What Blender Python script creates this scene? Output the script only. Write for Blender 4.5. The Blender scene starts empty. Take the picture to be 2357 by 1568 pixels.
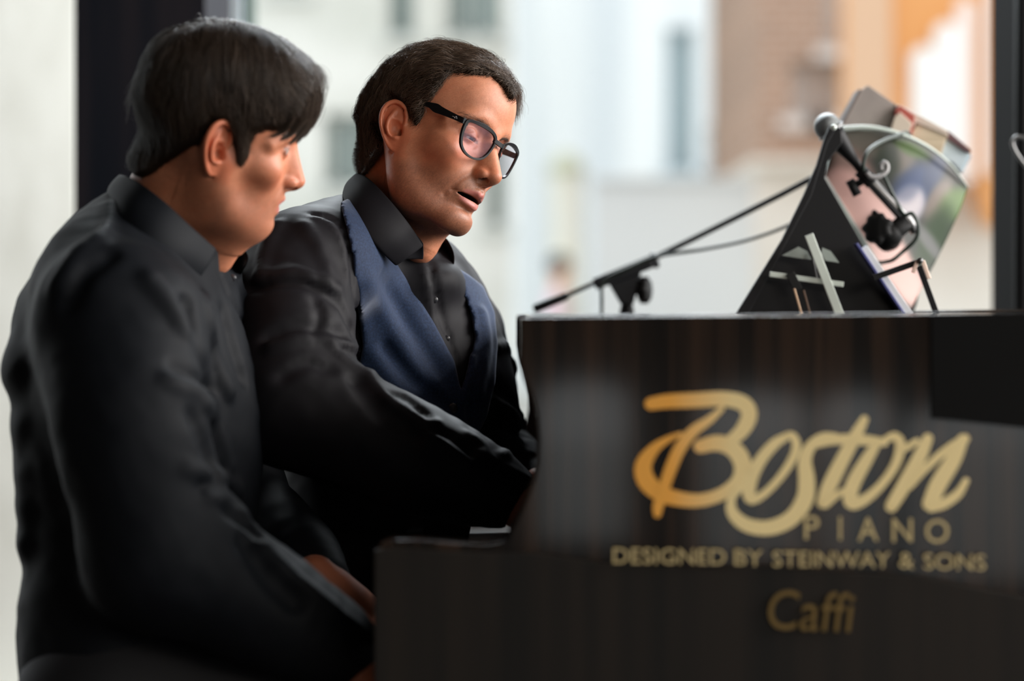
import bpy, math, os
import numpy as np
from mathutils import Vector, Matrix

C = bpy.context.scene.collection
SC = bpy.context.scene
f32 = np.float32
F_PX, HX, HY, CAMZ = 5565.0, 1178.5, 715.0, 1.0   # 85 mm lens on 36 mm, 2357 px wide; horizon at HY

# ---------------------------------------------------------------- camera
cam_d = bpy.data.cameras.new('camera')
cam = bpy.data.objects.new('camera', cam_d)
C.objects.link(cam)
cam.location = (0, 0, CAMZ)
cam.rotation_euler = (math.pi / 2, 0, 0)
cam_d.sensor_width = 36.0
cam_d.lens = F_PX / 2357 * 36.0
cam_d.shift_y = (HY - 784.0) / 2357.0
cam_d.clip_start, cam_d.clip_end = 0.05, 300
cam_d.dof.use_dof = True
cam_d.dof.focus_distance = 2.93
cam_d.dof.aperture_fstop = 2.1
SC.camera = cam

# ---------------------------------------------------------------- world and light
w = bpy.data.worlds.new('overcast')
SC.world = w
w.use_nodes = True
nt = w.node_tree
bg = nt.nodes['Background']
tc = nt.nodes.new('ShaderNodeTexCoord'); sx = nt.nodes.new('ShaderNodeSeparateXYZ'); rp = nt.nodes.new('ShaderNodeValToRGB')
nt.links.new(tc.outputs['Generated'], sx.inputs[0]); nt.links.new(sx.outputs['Z'], rp.inputs[0])
rp.color_ramp.elements[0].position = 0.0; rp.color_ramp.elements[0].color = (.80, .84, .85, 1)
rp.color_ramp.elements[1].position = 0.5; rp.color_ramp.elements[1].color = (.90, .96, 1.0, 1)
nt.links.new(rp.outputs[0], bg.inputs['Color'])
bg.inputs['Strength'].default_value = 1.85

def area(name, loc, target, sx_, sy_, power, col=(1, 1, 1)):
    l = bpy.data.lights.new(name, 'AREA'); l.shape = 'RECTANGLE'; l.size = sx_; l.size_y = sy_
    l.energy = power; l.color = col
    o = bpy.data.objects.new(name, l); C.objects.link(o); o.location = loc
    o.rotation_euler = (Vector(target) - Vector(loc)).to_track_quat('-Z', 'Y').to_euler()
    return o
# daylight from the open right side and the back; the front lamp is added fill
area('daylight_right', (3.4, 2.9, 2.3), (0, 2.9, 1.0), 3.4, 2.2, 300, (1.0, .95, .91))
area('fill_front', (2.3, -1.5, 2.3), (.1, 2.8, 1.0), 2.2, 1.0, 42, (1.0, .90, .78))  # fill lamp added on the camera side, no opening at its height
area('daylight_back', (.35, 5.4, 3.25), (-.1, 2.9, .9), 2.6, 1.2, 290, (.88, .95, 1.0))

SC.view_settings.view_transform = 'Standard'
SC.view_settings.look = 'None'
SC.view_settings.gamma = 1.0
SC.view_settings.use_curve_mapping = False
SC.view_settings.exposure = 0.0
SC.cycles.use_denoising = True
SC.cycles.max_bounces = 8
SC.cycles.sample_clamp_indirect = 4.0

# ---------------------------------------------------------------- helpers
def W(px, py, d):
    return np.array([(px - HX) * d / F_PX, d, CAMZ - (py - HY) * d / F_PX])

def proj(P):
    P = np.asarray(P)
    return HX + F_PX * P[..., 0] / P[..., 1], HY - F_PX * (P[..., 2] - CAMZ) / P[..., 1]

def mat(name, col, rough=.5, metal=0.0, spec=.5, **k):
    m = bpy.data.materials.new(name); m.use_nodes = True
    b = m.node_tree.nodes['Principled BSDF']
    b.inputs['Base Color'].default_value = (*col, 1); b.inputs['Roughness'].default_value = rough
    b.inputs['Metallic'].default_value = metal; b.inputs['Specular IOR Level'].default_value = spec
    for kk, v in k.items(): b.inputs[kk.replace('_', ' ')].default_value = v
    return m

def noise_col(m, c1, c2, scale=5, detail=4, stretch=(1, 1, 1), lo=.35, hi=.65, bump=0, coord='Object'):
    n = m.node_tree; b = n.nodes['Principled BSDF']
    t = n.nodes.new('ShaderNodeTexCoord'); mp = n.nodes.new('ShaderNodeMapping'); mp.inputs['Scale'].default_value = stretch
    nz = n.nodes.new('ShaderNodeTexNoise'); nz.inputs['Scale'].default_value = scale; nz.inputs['Detail'].default_value = detail
    r = n.nodes.new('ShaderNodeValToRGB')
    r.color_ramp.elements[0].position = lo; r.color_ramp.elements[0].color = (*c1, 1)
    r.color_ramp.elements[1].position = hi; r.color_ramp.elements[1].color = (*c2, 1)
    n.links.new(t.outputs[coord], mp.inputs[0]); n.links.new(mp.outputs[0], nz.inputs['Vector'])
    n.links.new(nz.outputs['Fac'], r.inputs[0]); n.links.new(r.outputs[0], b.inputs['Base Color'])
    if bump:
        bp = n.nodes.new('ShaderNodeBump'); bp.inputs['Strength'].default_value = bump; bp.inputs['Distance'].default_value = .002
        n.links.new(nz.outputs['Fac'], bp.inputs['Height']); n.links.new(bp.outputs[0], b.inputs['Normal'])
    return m

def tag(o, label=None, cat=None, group=None, kind=None):
    if label: o['label'] = label
    if cat: o['category'] = cat
    if group: o['group'] = group
    if kind: o['kind'] = kind
    return o

def empty(name, loc=(0, 0, 0), **k):
    o = bpy.data.objects.new(name, None); C.objects.link(o); o.location = loc; o.empty_display_size = .05
    return tag(o, **k)

def mobj(name, V, Fc, m, parent=None, smooth=True, col=None):
    """V in world coordinates; linked as one mesh object, parented keeping its place."""
    V = np.asarray(V, float)
    me = bpy.data.meshes.new(name)
    if isinstance(Fc, np.ndarray) and len(Fc) > 2000:
        n, k = Fc.shape
        me.vertices.add(len(V)); me.vertices.foreach_set('co', V.astype(f32).ravel())
        me.loops.add(n * k); me.loops.foreach_set('vertex_index', Fc.astype(np.int32).ravel())
        me.polygons.add(n); me.polygons.foreach_set('loop_start', np.arange(0, n * k, k, dtype=np.int32))
        me.update(calc_edges=True)
    else:
        me.from_pydata([tuple(v) for v in V], [], [tuple(int(i) for i in q) for q in Fc])
    if smooth: me.polygons.foreach_set('use_smooth', np.ones(len(me.polygons), bool))
    if col is not None:
        a = me.color_attributes.new('Col', 'FLOAT_COLOR', 'POINT')
        a.data.foreach_set('color', np.concatenate([col, np.ones((len(col), 1))], 1).astype(f32).ravel())
    me.materials.append(m)
    o = bpy.data.objects.new(name, me); C.objects.link(o)
    if parent is not None:
        o.parent = parent
        pm = Matrix.Identity(4); q = parent
        while q is not None:
            pm = Matrix.Translation(q.location) @ q.rotation_euler.to_matrix().to_4x4() @ pm; q = q.parent
        me.transform(pm.inverted())
    me.validate(); me.update()
    return o

class MB:
    """collects shapes into one mesh"""
    def __init__(s): s.V = []; s.F = []; s.n = 0
    def add(s, V, Fc):
        V = np.asarray(V, float); s.V.append(V); s.F += [tuple(int(i) + s.n for i in q) for q in Fc]; s.n += len(V); return s
    def box(s, lo, hi, M=None):
        x0, y0, z0 = lo; x1, y1, z1 = hi
        V = np.array([(x, y, z) for x in (x0, x1) for y in (y0, y1) for z in (z0, z1)], float)
        if M is not None: V = (np.asarray(M)[:3, :3] @ V.T).T + np.asarray(M)[:3, 3]
        return s.add(V, [(0, 1, 3, 2), (4, 6, 7, 5), (0, 4, 5, 1), (2, 3, 7, 6), (0, 2, 6, 4), (1, 5, 7, 3)])
    def hexa(s, A, B):
        """bar between two quads (4 points each)"""
        return s.add(np.vstack([A, B]), [(3, 2, 1, 0), (4, 5, 6, 7), (0, 1, 5, 4), (1, 2, 6, 5), (2, 3, 7, 6), (3, 0, 4, 7)])
    def prism(s, poly, off):
        """polygon (n,3) extruded by vector off"""
        P = np.asarray(poly, float); n = len(P)
        Fc = [tuple(range(n))[::-1], tuple(range(n, 2 * n))] + [(i, (i + 1) % n, n + (i + 1) % n, n + i) for i in range(n)]
        return s.add(np.vstack([P, P + np.asarray(off)]), Fc)
    def tube(s, P, r, n=12, caps=True):
        P = np.asarray(P, float); m = len(P); r = np.broadcast_to(r, (m,))
        T = np.gradient(P, axis=0); T /= np.linalg.norm(T, axis=1)[:, None] + 1e-12
        a = np.array([0, 0, 1.0]) if abs(T[0][2]) < .9 else np.array([1.0, 0, 0])
        u = np.cross(T[0], a); u /= np.linalg.norm(u); V = []
        for i in range(m):
            u = u - T[i] * (u @ T[i]); u /= np.linalg.norm(u); v = np.cross(T[i], u)
            for k in range(n):
                t = 2 * math.pi * k / n; V.append(P[i] + r[i] * (u * math.cos(t) + v * math.sin(t)))
        Fc = [(i * n + k, i * n + (k + 1) % n, (i + 1) * n + (k + 1) % n, (i + 1) * n + k) for i in range(m - 1) for k in range(n)]
        if caps: Fc += [tuple(range(n))[::-1], tuple((m - 1) * n + k for k in range(n))]
        return s.add(V, Fc)
    def sphere(s, c, r, n=16, m=10, R=None):
        c = np.asarray(c, float); r = np.broadcast_to(r, (3,)); V = []
        for i in range(m + 1):
            p = math.pi * i / m
            for k in range(n):
                t = 2 * math.pi * k / n; V.append((r[0] * math.sin(p) * math.cos(t), r[1] * math.sin(p) * math.sin(t), r[2] * math.cos(p)))
        V = np.array(V)
        if R is not None: V = (np.asarray(R) @ V.T).T
        return s.add(V + c, [(i * n + k, (i + 1) * n + k, (i + 1) * n + (k + 1) % n, i * n + (k + 1) % n) for i in range(m) for k in range(n)])
    def build(s, name, m, parent=None, smooth=False, bevel=0):
        o = mobj(name, np.vstack(s.V), s.F, m, parent, smooth)
        if bevel:
            b = o.modifiers.new('bevel', 'BEVEL'); b.width = bevel; b.segments = 3; b.limit_method = 'ANGLE'; b.harden_normals = True
            o.data.polygons.foreach_set('use_smooth', np.ones(len(o.data.polygons), bool))
        return o

def spline(P, n):
    """Catmull-Rom through P, n samples; P may have any number of columns"""
    P = np.asarray(P, float); m = len(P)
    Q = np.vstack([2 * P[0] - P[1], P, 2 * P[-1] - P[-2]])
    t = np.linspace(0, m - 1, n); i = np.minimum(t.astype(int), m - 2); u = (t - i)[:, None]
    a, b, c, d = Q[i], Q[i + 1], Q[i + 2], Q[i + 3]
    return .5 * (2 * b + (c - a) * u + (2 * a - 5 * b + 4 * c - d) * u ** 2 + (3 * b - a - 3 * c + d) * u ** 3)

# ---------------------------------------------------------------- implicit modelling (distance grids -> mesh)
class Vol:
    def __init__(s, lo, hi, h):
        s.lo = np.array(lo, float); s.h = h; s.n = np.ceil((np.array(hi, float) - s.lo) / h).astype(int) + 1
        s.ax = [(s.lo[i] + h * np.arange(s.n[i])).astype(f32) for i in range(3)]
        s.D = np.full(s.n, 50 * h, f32)
    def sl(s, lo, hi):
        r = []
        for i in range(3):
            a = int(max(0, math.floor((lo[i] - s.lo[i]) / s.h))); b = int(min(s.n[i], math.ceil((hi[i] - s.lo[i]) / s.h) + 1))
            if a >= b: return None
            r.append(slice(a, b))
        return tuple(r)
    def xyz(s, q): return s.ax[0][q[0]][:, None, None], s.ax[1][q[1]][None, :, None], s.ax[2][q[2]][None, None, :]
    def mix(s, q, d, k, mode):
        D = s.D[q]
        if mode == 'add':
            h = np.maximum(k - np.abs(D - d), 0) / k if k else 0
            s.D[q] = np.minimum(D, d) - h * h * k * .25
        elif mode == 'cut':
            h = np.maximum(k - np.abs(D + d), 0) / k if k else 0
            s.D[q] = np.maximum(D, -d) + h * h * k * .25
    def ell(s, c, r, k=.5, R=None, mode='add'):
        c = np.asarray(c, float); r = np.asarray(np.broadcast_to(r, (3,)), float); m = max(r) + k * 1.2 + 2 * s.h
        q = s.sl(c - m, c + m)
        if q is None: return s
        X, Y, Z = s.xyz(q); X = X - f32(c[0]); Y = Y - f32(c[1]); Z = Z - f32(c[2])
        if R is not None:
            R = np.asarray(R, f32); X, Y, Z = (R[0, j] * X + R[1, j] * Y + R[2, j] * Z for j in range(3))
        ir = (1 / r).astype(f32)
        a = (X * ir[0]) ** 2 + (Y * ir[1]) ** 2 + (Z * ir[2]) ** 2
        k0 = np.sqrt(a); k1 = np.sqrt((X * ir[0] ** 2) ** 2 + (Y * ir[1] ** 2) ** 2 + (Z * ir[2] ** 2) ** 2) + 1e-6
        s.mix(q, k0 * (k0 - 1) / k1, k, mode); return s
    def _seg(s, a, b, ra, rb, m):
        q = s.sl(np.minimum(a, b) - m, np.maximum(a, b) + m)
        if q is None: return None, None
        X, Y, Z = s.xyz(q); ba = b - a; L = float(ba @ ba) + 1e-12
        t = np.clip(((X - f32(a[0])) * f32(ba[0]) + (Y - f32(a[1])) * f32(ba[1]) + (Z - f32(a[2])) * f32(ba[2])) / f32(L), 0, 1)
        d = np.sqrt((X - f32(a[0]) - t * f32(ba[0])) ** 2 + (Y - f32(a[1]) - t * f32(ba[1])) ** 2 + (Z - f32(a[2]) - t * f32(ba[2])) ** 2)
        return q, d - (f32(ra) + t * f32(rb - ra))
    def cone(s, a, b, ra, rb, k=.5, mode='add'):
        a = np.asarray(a, float); b = np.asarray(b, float)
        q, d = s._seg(a, b, ra, rb, max(ra, rb) + k * 1.2 + 2 * s.h)
        if q is not None: s.mix(q, d, k, mode)
        return s
    def chain(s, P, r, k=.5, n=12, mode='add', kk=None):
        """smooth tube through P with radii r, blended once"""
        P = np.asarray(P, float); r = np.broadcast_to(np.asarray(r, float), (len(P),))
        S = spline(np.column_stack([P, r]), n) if n else np.column_stack([P, r])
        m = S[:, 3].max() + k * 1.2 + 2 * s.h
        q = s.sl(S[:, :3].min(0) - m, S[:, :3].max(0) + m)
        if q is None: return s
        T = Vol.__new__(Vol); T.lo = s.lo + s.h * np.array([q[i].start for i in range(3)]); T.h = s.h
        T.n = np.array([q[i].stop - q[i].start for i in range(3)]); T.ax = [s.ax[i][q[i]] for i in range(3)]
        T.D = np.full(T.n, 1e3, f32)
        for i in range(len(S) - 1):
            qq, d = T._seg(S[i, :3], S[i + 1, :3], S[i, 3], S[i + 1, 3], m)
            if qq is not None: T.D[qq] = np.minimum(T.D[qq], d)
        s.mix(q, T.D, k, mode); return s
    def bump(s, c, r, amp, R=None):
        """push the surface out (amp>0) or in"""
        c = np.asarray(c, float); r = np.asarray(np.broadcast_to(r, (3,)), float); m = max(r) * 2.2
        q = s.sl(c - m, c + m)
        if q is None: return s
        X, Y, Z = s.xyz(q); X = X - f32(c[0]); Y = Y - f32(c[1]); Z = Z - f32(c[2])
        if R is not None:
            R = np.asarray(R, f32); X, Y, Z = (R[0, j] * X + R[1, j] * Y + R[2, j] * Z for j in range(3))
        s.D[q] -= f32(amp) * np.exp(-((X / r[0]) ** 2 + (Y / r[1]) ** 2 + (Z / r[2]) ** 2)).astype(f32); return s
    def crease(s, P, wd, amp, n=8):
        """groove (amp>0) or ridge (amp<0) along a curve"""
        S = spline(P, n) if len(P) > 2 else np.asarray(P, float); m = wd * 2.6
        q = s.sl(S.min(0) - m, S.max(0) + m)
        if q is None: return s
        D = np.full([q[i].stop - q[i].start for i in range(3)], 1e3, f32)
        X, Y, Z = s.xyz(q)
        for a, b in zip(S[:-1], S[1:]):
            ba = b - a; L = float(ba @ ba) + 1e-9
            t = np.clip(((X - f32(a[0])) * f32(ba[0]) + (Y - f32(a[1])) * f32(ba[1]) + (Z - f32(a[2])) * f32(ba[2])) / f32(L), 0, 1)
            D = np.minimum(D, (X - f32(a[0]) - t * f32(ba[0])) ** 2 + (Y - f32(a[1]) - t * f32(ba[1])) ** 2 + (Z - f32(a[2]) - t * f32(ba[2])) ** 2)
        s.D[q] += f32(amp) * np.exp(-D / f32(wd * wd)); return s
    def sample(s, P):
        g = (np.asarray(P, float) - s.lo) / s.h; g = np.clip(g, 0, s.n - 1.001); i = g.astype(int); t = g - i
        r = 0
        for a in (0, 1):
            for b in (0, 1):
                for c in (0, 1):
                    wt = (t[:, 0] if a else 1 - t[:, 0]) * (t[:, 1] if b else 1 - t[:, 1]) * (t[:, 2] if c else 1 - t[:, 2])
                    r = r + wt * s.D[i[:, 0] + a, i[:, 1] + b, i[:, 2] + c]
        return r
    def grad(s, P):
        e = s.h; g = np.stack([s.sample(P + np.eye(3)[i] * e) - s.sample(P - np.eye(3)[i] * e) for i in range(3)], 1)
        return g / (np.linalg.norm(g, axis=1)[:, None] + 1e-9)
    def mesh(s):
        D = s.D; ins = D < 0; n = s.n - 1
        cnt = np.zeros(n, np.uint8)
        for a in (0, 1):
            for b in (0, 1):
                for c in (0, 1): cnt += ins[a:a + n[0], b:b + n[1], c:c + n[2]]
        I = np.argwhere((cnt > 0) & (cnt < 8)); idx = np.full(n, -1, np.int32); idx[tuple(I.T)] = np.arange(len(I))
        acc = np.zeros((len(I), 3)); num = np.zeros(len(I))
        cor = [(a, b, c) for a in (0, 1) for b in (0, 1) for c in (0, 1)]
        val = {c: D[I[:, 0] + c[0], I[:, 1] + c[1], I[:, 2] + c[2]] for c in cor}
        for c in cor:
            for ax in range(3):
                if c[ax]: continue
                e = list(c); e[ax] = 1; e = tuple(e); va, vb = val[c], val[e]
                cr = (va < 0) != (vb < 0); t = va[cr] / (va[cr] - vb[cr])
                p = np.tile(np.array(c, float), (cr.sum(), 1)); p[:, ax] += t
                acc[cr] += p; num[cr] += 1
        V = (I + acc / num[:, None]) * s.h + s.lo
        Q = []
        for ax in range(3):
            A = ins.take(range(0, s.n[ax] - 1), ax); B = ins.take(range(1, s.n[ax]), ax)
            E = np.argwhere(A != B); o1, o2 = [i for i in range(3) if i != ax]
            ok = (E[:, o1] > 0) & (E[:, o2] > 0) & (E[:, o1] < n[o1]) & (E[:, o2] < n[o2]); E = E[ok]
            def at(d1, d2):
                G = E.copy(); G[:, o1] -= d1; G[:, o2] -= d2; return idx[G[:, 0], G[:, 1], G[:, 2]]
            q = np.stack([at(1, 1), at(0, 1), at(0, 0), at(1, 0)], 1)
            fl = A[tuple(E.T)].copy()
            if ax == 1: fl = ~fl
            q[~fl] = q[~fl][:, ::-1]
            Q.append(q)
        return V, np.vstack(Q)

def poly_sd(x, y, poly):
    """signed distance to a polygon (negative inside)"""
    P = np.asarray(poly, f32); x = x.astype(f32); y = y.astype(f32)
    d = np.full(x.shape, 1e12, f32); ins = np.zeros(x.shape, bool); n = len(P)
    for i in range(n):
        a, b = P[i], P[(i + 1) % n]; ex, ey = b - a; wx, wy = x - a[0], y - a[1]
        t = np.clip((wx * ex + wy * ey) / (ex * ex + ey * ey + 1e-9), 0, 1)
        d = np.minimum(d, (wx - t * ex) ** 2 + (wy - t * ey) ** 2)
        c = (a[1] > y) != (b[1] > y)
        ins ^= c & (x < ex * (y - a[1]) / (ey if abs(ey) > 1e-9 else 1e-9) + a[0])
    d = np.sqrt(d); return np.where(ins, -d, d)

def wave(P, scale, seed=0, octaves=3):
    """cheap smooth noise in about -1..1"""
    rng = np.random.default_rng(seed); P = np.asarray(P, float) * scale; r = np.zeros(len(P)); a = 1.0; tot = 0
    for o in range(octaves):
        for _ in range(4):
            k = rng.normal(size=3); k /= np.linalg.norm(k); ph = rng.uniform(0, 6.28); k2 = rng.normal(size=3)
            r += a * .5 * np.sin(P @ k * (1.6 ** o) * 2 + ph + 1.3 * np.sin(P @ k2 * (1.6 ** o) + ph * 2))
        tot += a; a *= .55; P = P * 1.3
    return r / tot
# ================================================================ setting
def bx(name, px0, px1, d0, d1, z0, z1, m, **k):
    """upright block whose near face spans px0..px1 at distance d0"""
    x0 = (px0 - HX) * d0 / F_PX; x1 = (px1 - HX) * d0 / F_PX
    return tag(MB().box((x0, d0, z0), (x1, d1, z1)).build(name, m), **k)

def brickmat(name, c1, c2, c3, scale):
    m = mat(name, c1, .8); n = m.node_tree; b = n.nodes['Principled BSDF']
    t = n.nodes.new('ShaderNodeTexCoord'); mp = n.nodes.new('ShaderNodeMapping'); mp.inputs['Rotation'].default_value = (math.pi / 2, 0, 0)
    br = n.nodes.new('ShaderNodeTexBrick'); br.inputs['Color1'].default_value = (*c1, 1); br.inputs['Color2'].default_value = (*c2, 1); br.inputs['Mortar'].default_value = (*c3, 1)
    br.inputs['Scale'].default_value = scale; br.inputs['Mortar Size'].default_value = .03
    n.links.new(t.outputs['Object'], mp.inputs[0]); n.links.new(mp.outputs[0], br.inputs['Vector']); n.links.new(br.outputs[0], b.inputs['Base Color'])
    return m

M_FLOOR = noise_col(mat('timber floor', (.05, .04, .035), .45), (.04, .03, .025), (.075, .055, .045), 3, 5, (1, 12, 1))
M_PAVE = noise_col(mat('pale paving', (.5, .5, .48), .8), (.46, .46, .44), (.6, .59, .56), 2, 4)
M_DARK = noise_col(mat('dark navy paint', (.008, .011, .018), .7, spec=.12), (.006, .008, .013), (.016, .014, .018), 3, 3, (6, 6, .4))
M_CONC = noise_col(mat('cream concrete', (.72, .70, .62), .85), (.60, .58, .51), (.72, .70, .63), 9, 6, (1, 1, .35), .3, .6, bump=.3)
M_ALU = mat('grey aluminium', (.60, .68, .72), .5)
M_DKGREEN = mat('dark green frame', (.03, .06, .05), .4)
M_CEIL = mat('dark ceiling', (.06, .055, .05), .8)
M_WALL = mat('dark interior wall', (.05, .045, .04), .8)

tag(MB().box((-4, -3, -.1), (4, 6.2, 0)).build('floor', M_FLOOR), kind='structure')
tag(MB().box((-4, -3, 3.3), (4, 5.0, 3.4)).build('ceiling', M_CEIL), kind='structure')
tag(MB().box((-40, 6.2, -.12), (40, 70, -.02)).build('plaza', M_PAVE), kind='structure')
tag(MB().box((-4.1, -3, 0), (-4.0, 5, 3.4)).build('wall_left', M_WALL), kind='structure')

# wall behind the camera; low arched openings added, shaped to reflect in the piano
def front_wall():
    y0, y1 = -3.1, -3.0; mb = MB(); z_lo, z_hi = .22, .80
    ops = [(.085, .375, .77, .26), (.60, .95, .735, .20), (.98, 1.22, .735, .19), (1.25, 2.2, .70, .13)]
    mb.box((-4, y0, 0), (4, y1, .12)); mb.box((-4, y0, .80), (4, y1, 3.4))
    xs = [-4] + [v for o in ops for v in (o[0], o[1])] + [4]
    for i in range(0, len(xs), 2): mb.box((xs[i], y0, .12), (xs[i + 1], y1, .80))
    for a, b, top, bot in ops:
        mb.box((a, y0, .12), (b, y1, bot))
        n = 14; w_ = (b - a) / 2; h_ = min(.10, w_)
        P = [(a, .80)] + [((a + b) / 2 - w_ * math.cos(math.pi * k / n), top - h_ + h_ * abs(math.sin(math.pi * k / n)) ** .6) for k in range(n + 1)] + [(b, .80)]
        for k in range(n):
            (xa, za), (xb, zb) = P[k + 1], P[k + 2]
            if xb - xa > 1e-6: mb.box((xa, y0, max(za, zb)), (xb, y1, .80))
    return mb
tag(front_wall().build('wall_front', M_WALL), kind='structure')
tag(MB().box((-20, -14, -.12), (20, -3.1, -.02)).build('street', M_PAVE), kind='structure')

# left: cream concrete pier, dark column, aluminium window jamb
bx('wall_back', -700, 176, 6.4, 7.4, 0, 9, M_CONC, kind='structure')
bx('trim_1', 172, 472, 4.3, 4.7, 0, 3.4, M_DARK, kind='structure')
mb = MB(); x0, x1 = (468 - HX) * 4.9 / F_PX, (556 - HX) * 4.9 / F_PX
mb.box((x0, 4.9, 0), (x1, 5.1, 3.4)); mb.box((x0, 4.9, 0), (x1 - .05, 4.88, 3.4))
wj = mb.build('window_1', M_ALU); tag(wj, kind='structure')
x2 = (570 - HX) * 4.9 / F_PX
MB().box((x1, 4.92, 0), (x2, 5.08, 3.4)).build('window_seal', M_DKGREEN, wj)
bx('trim_2', 2337, 2700, 4.1, 4.3, 0, 3.4, mat('dull black paint', (.006, .006, .006), .9, spec=.05), kind='structure')

# ---- the street behind
def facade(name, px0, px1, d, m, wins, wm, label, cat, z1=14, base=0, frame=None, depth=5, sills=True):
    """building: front wall pieces leave real openings; windows are (px0, px1, py0, py1)"""
    X = lambda p: (p - HX) * d / F_PX
    Z = lambda p: CAMZ - (p - HY) * d / F_PX
    root = empty(name, ((X(px0) + X(px1)) / 2, d + depth / 2, 0), label=label, cat=cat)
    mb = MB(); cols = sorted({px0, px1, *[w_[0] for w_ in wins], *[w_[1] for w_ in wins]})
    for a, b in zip(cols[:-1], cols[1:]):
        ws = sorted([(Z(w_[3]), Z(w_[2])) for w_ in wins if w_[0] <= a and w_[1] >= b]); z = base
        for lo, hi in ws:
            if lo > z: mb.box((X(a), d, z), (X(b), d + .3, lo))
            z = hi
        if z < z1: mb.box((X(a), d, z), (X(b), d + .3, z1))
    mb.box((X(px0), d + .3, base), (X(px1), d + depth, z1))
    mb.build('wall', m, root)
    for w_ in wins:
        f = MB(); a, b, lo, hi = X(w_[0]), X(w_[1]), Z(w_[3]), Z(w_[2]); t = min(.07, (b - a) * .12)
        f.box((a, d + .16, lo), (a + t, d + .24, hi)); f.box((b - t, d + .16, lo), (b, d + .24, hi)); f.box((a, d + .16, lo), (b, d + .24, lo + t)); f.box((a, d + .16, hi - t), (b, d + .24, hi))
        if b - a > .4: f.box(((a + b) / 2 - .03, d + .16, lo), ((a + b) / 2 + .03, d + .24, hi))
        if sills: f.box((a - .1, d - .08, lo - .1), (b + .1, d + .3, lo))
        fo = f.build('window', frame or M_ALU, root)
        MB().box((a, d + .2, lo), (b, d + .22, hi)).build('pane', wm, fo)
    return root

M_B1 = noise_col(mat('pale render', (.78, .78, .70), .9), (.62, .63, .57), (.80, .80, .75), .9, 4, (1, 1, 1.4), .3, .62)
M_B2 = noise_col(mat('white cladding', (.8, .85, .9), .7), (.76, .81, .85), (.94, .97, .98), .7, 2, (2.2, 1, .12), .35, .6)
M_B2L = noise_col(mat('grey plinth', (.72, .72, .70), .8), (.54, .54, .53), (.62, .62, .60), .4, 2)
M_GL1 = mat('dark window glass', (.14, .20, .19), .15)
M_GL2 = mat('blue grey glass', (.38, .47, .50), .2)
M_BRICK = brickmat('brown brick', (.38, .23, .155), (.31, .19, .13), (.50, .38, .31), 3.0)
M_ORANGE = noise_col(mat('orange panel', (.86, .38, .11), .6), (.70, .30, .09), (.80, .38, .14), .5, 2)
M_TAN = mat('tan panel', (.66, .42, .27), .7)
M_WHITE = mat('white slat', (.84, .82, .79), .6)
M_CREAM = noise_col(mat('cream render', (.9, .84, .74), .8), (.66, .60, .52), (.78, .73, .66), .8, 3)
M_GL3 = mat('pale window', (.78, .72, .68), .4)

facade('apartment_building', 380, 1178, 24, M_B1, [(895, 952, -260, 82), (1025, 1155, -260, 84), (745, 860, 260, 430), (620, 700, -260, -20), (1120, 1160, 230, 520), (900, 1000, 560, 760)], M_GL1,
       'pale rendered apartment block with dark windows, behind the two men', 'building', z1=9, frame=mat('pale frame', (.6, .62, .58), .6))
facade('office_building', 1180, 1742, 30, M_B2, [(1532, 1600, 62, 395), (1625, 1700, 290, 400)], M_GL2,
       'bright white and blue clad office building with one tall narrow window', 'building', z1=11)
facade('brick_building', 1748, 1952, 20, M_BRICK, [(1820, 1878, 140, 270), (1886, 1936, 140, 270), (1902, 1948, -200, 110)], M_GL3,
       'brown brick house with pale windows, behind the microphone', 'building', z1=7, frame=mat('pale pink frame', (.66, .60, .56), .6), base=1 - (372 - HY) * 20 / F_PX)
# ground floor of the brick house in pale stone
X = lambda p, d: (p - HX) * d / F_PX
Z = lambda p, d: CAMZ - (p - HY) * d / F_PX
tag(MB().box((X(1735, 19.8), 19.8, 0), (X(1965, 19.8), 25, Z(372, 19.8))).box((X(1728, 19.8), 19.6, Z(385, 19.8)), (X(1968, 19.8), 25, Z(368, 19.8))).build('shopfront', M_CREAM), label='cream stone ground floor under the brown brick house', cat='shopfront')
tag(MB().box((X(1370, 18), 18, 0), (X(1735, 18), 18.3, Z(412, 18))).box((X(1365, 18), 17.95, Z(418, 18)), (X(1740, 18), 18.35, Z(408, 18))).build('street_wall', M_B2L), label='long plain grey wall standing before the white office building', cat='wall')
# pillar with a green cap
pb = empty('poster_column', (X(1305, 24), 24.3, 0), label='pale yellow round column with a green cap, behind the boom arm', cat='column')
r_ = X(1345, 24) - X(1305, 24)
MB().tube([(X(1305, 24), 24.3, 0), (X(1305, 24), 24.3, Z(395, 24))], r_, 28).build('shaft', noise_col(mat('pale yellow', (.86, .85, .70), .7), (.76, .76, .70), (.84, .83, .72), 1.5, 2), pb, True)
MB().tube([(X(1305, 24), 24.3, Z(395, 24)), (X(1305, 24), 24.3, Z(375, 24)), (X(1305, 24), 24.3, Z(345, 24))], [r_ * 1.12, r_ * 1.05, r_ * .4], 28).build('cap', mat('yellow green', (.66, .69, .54), .7), pb, True)

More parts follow.
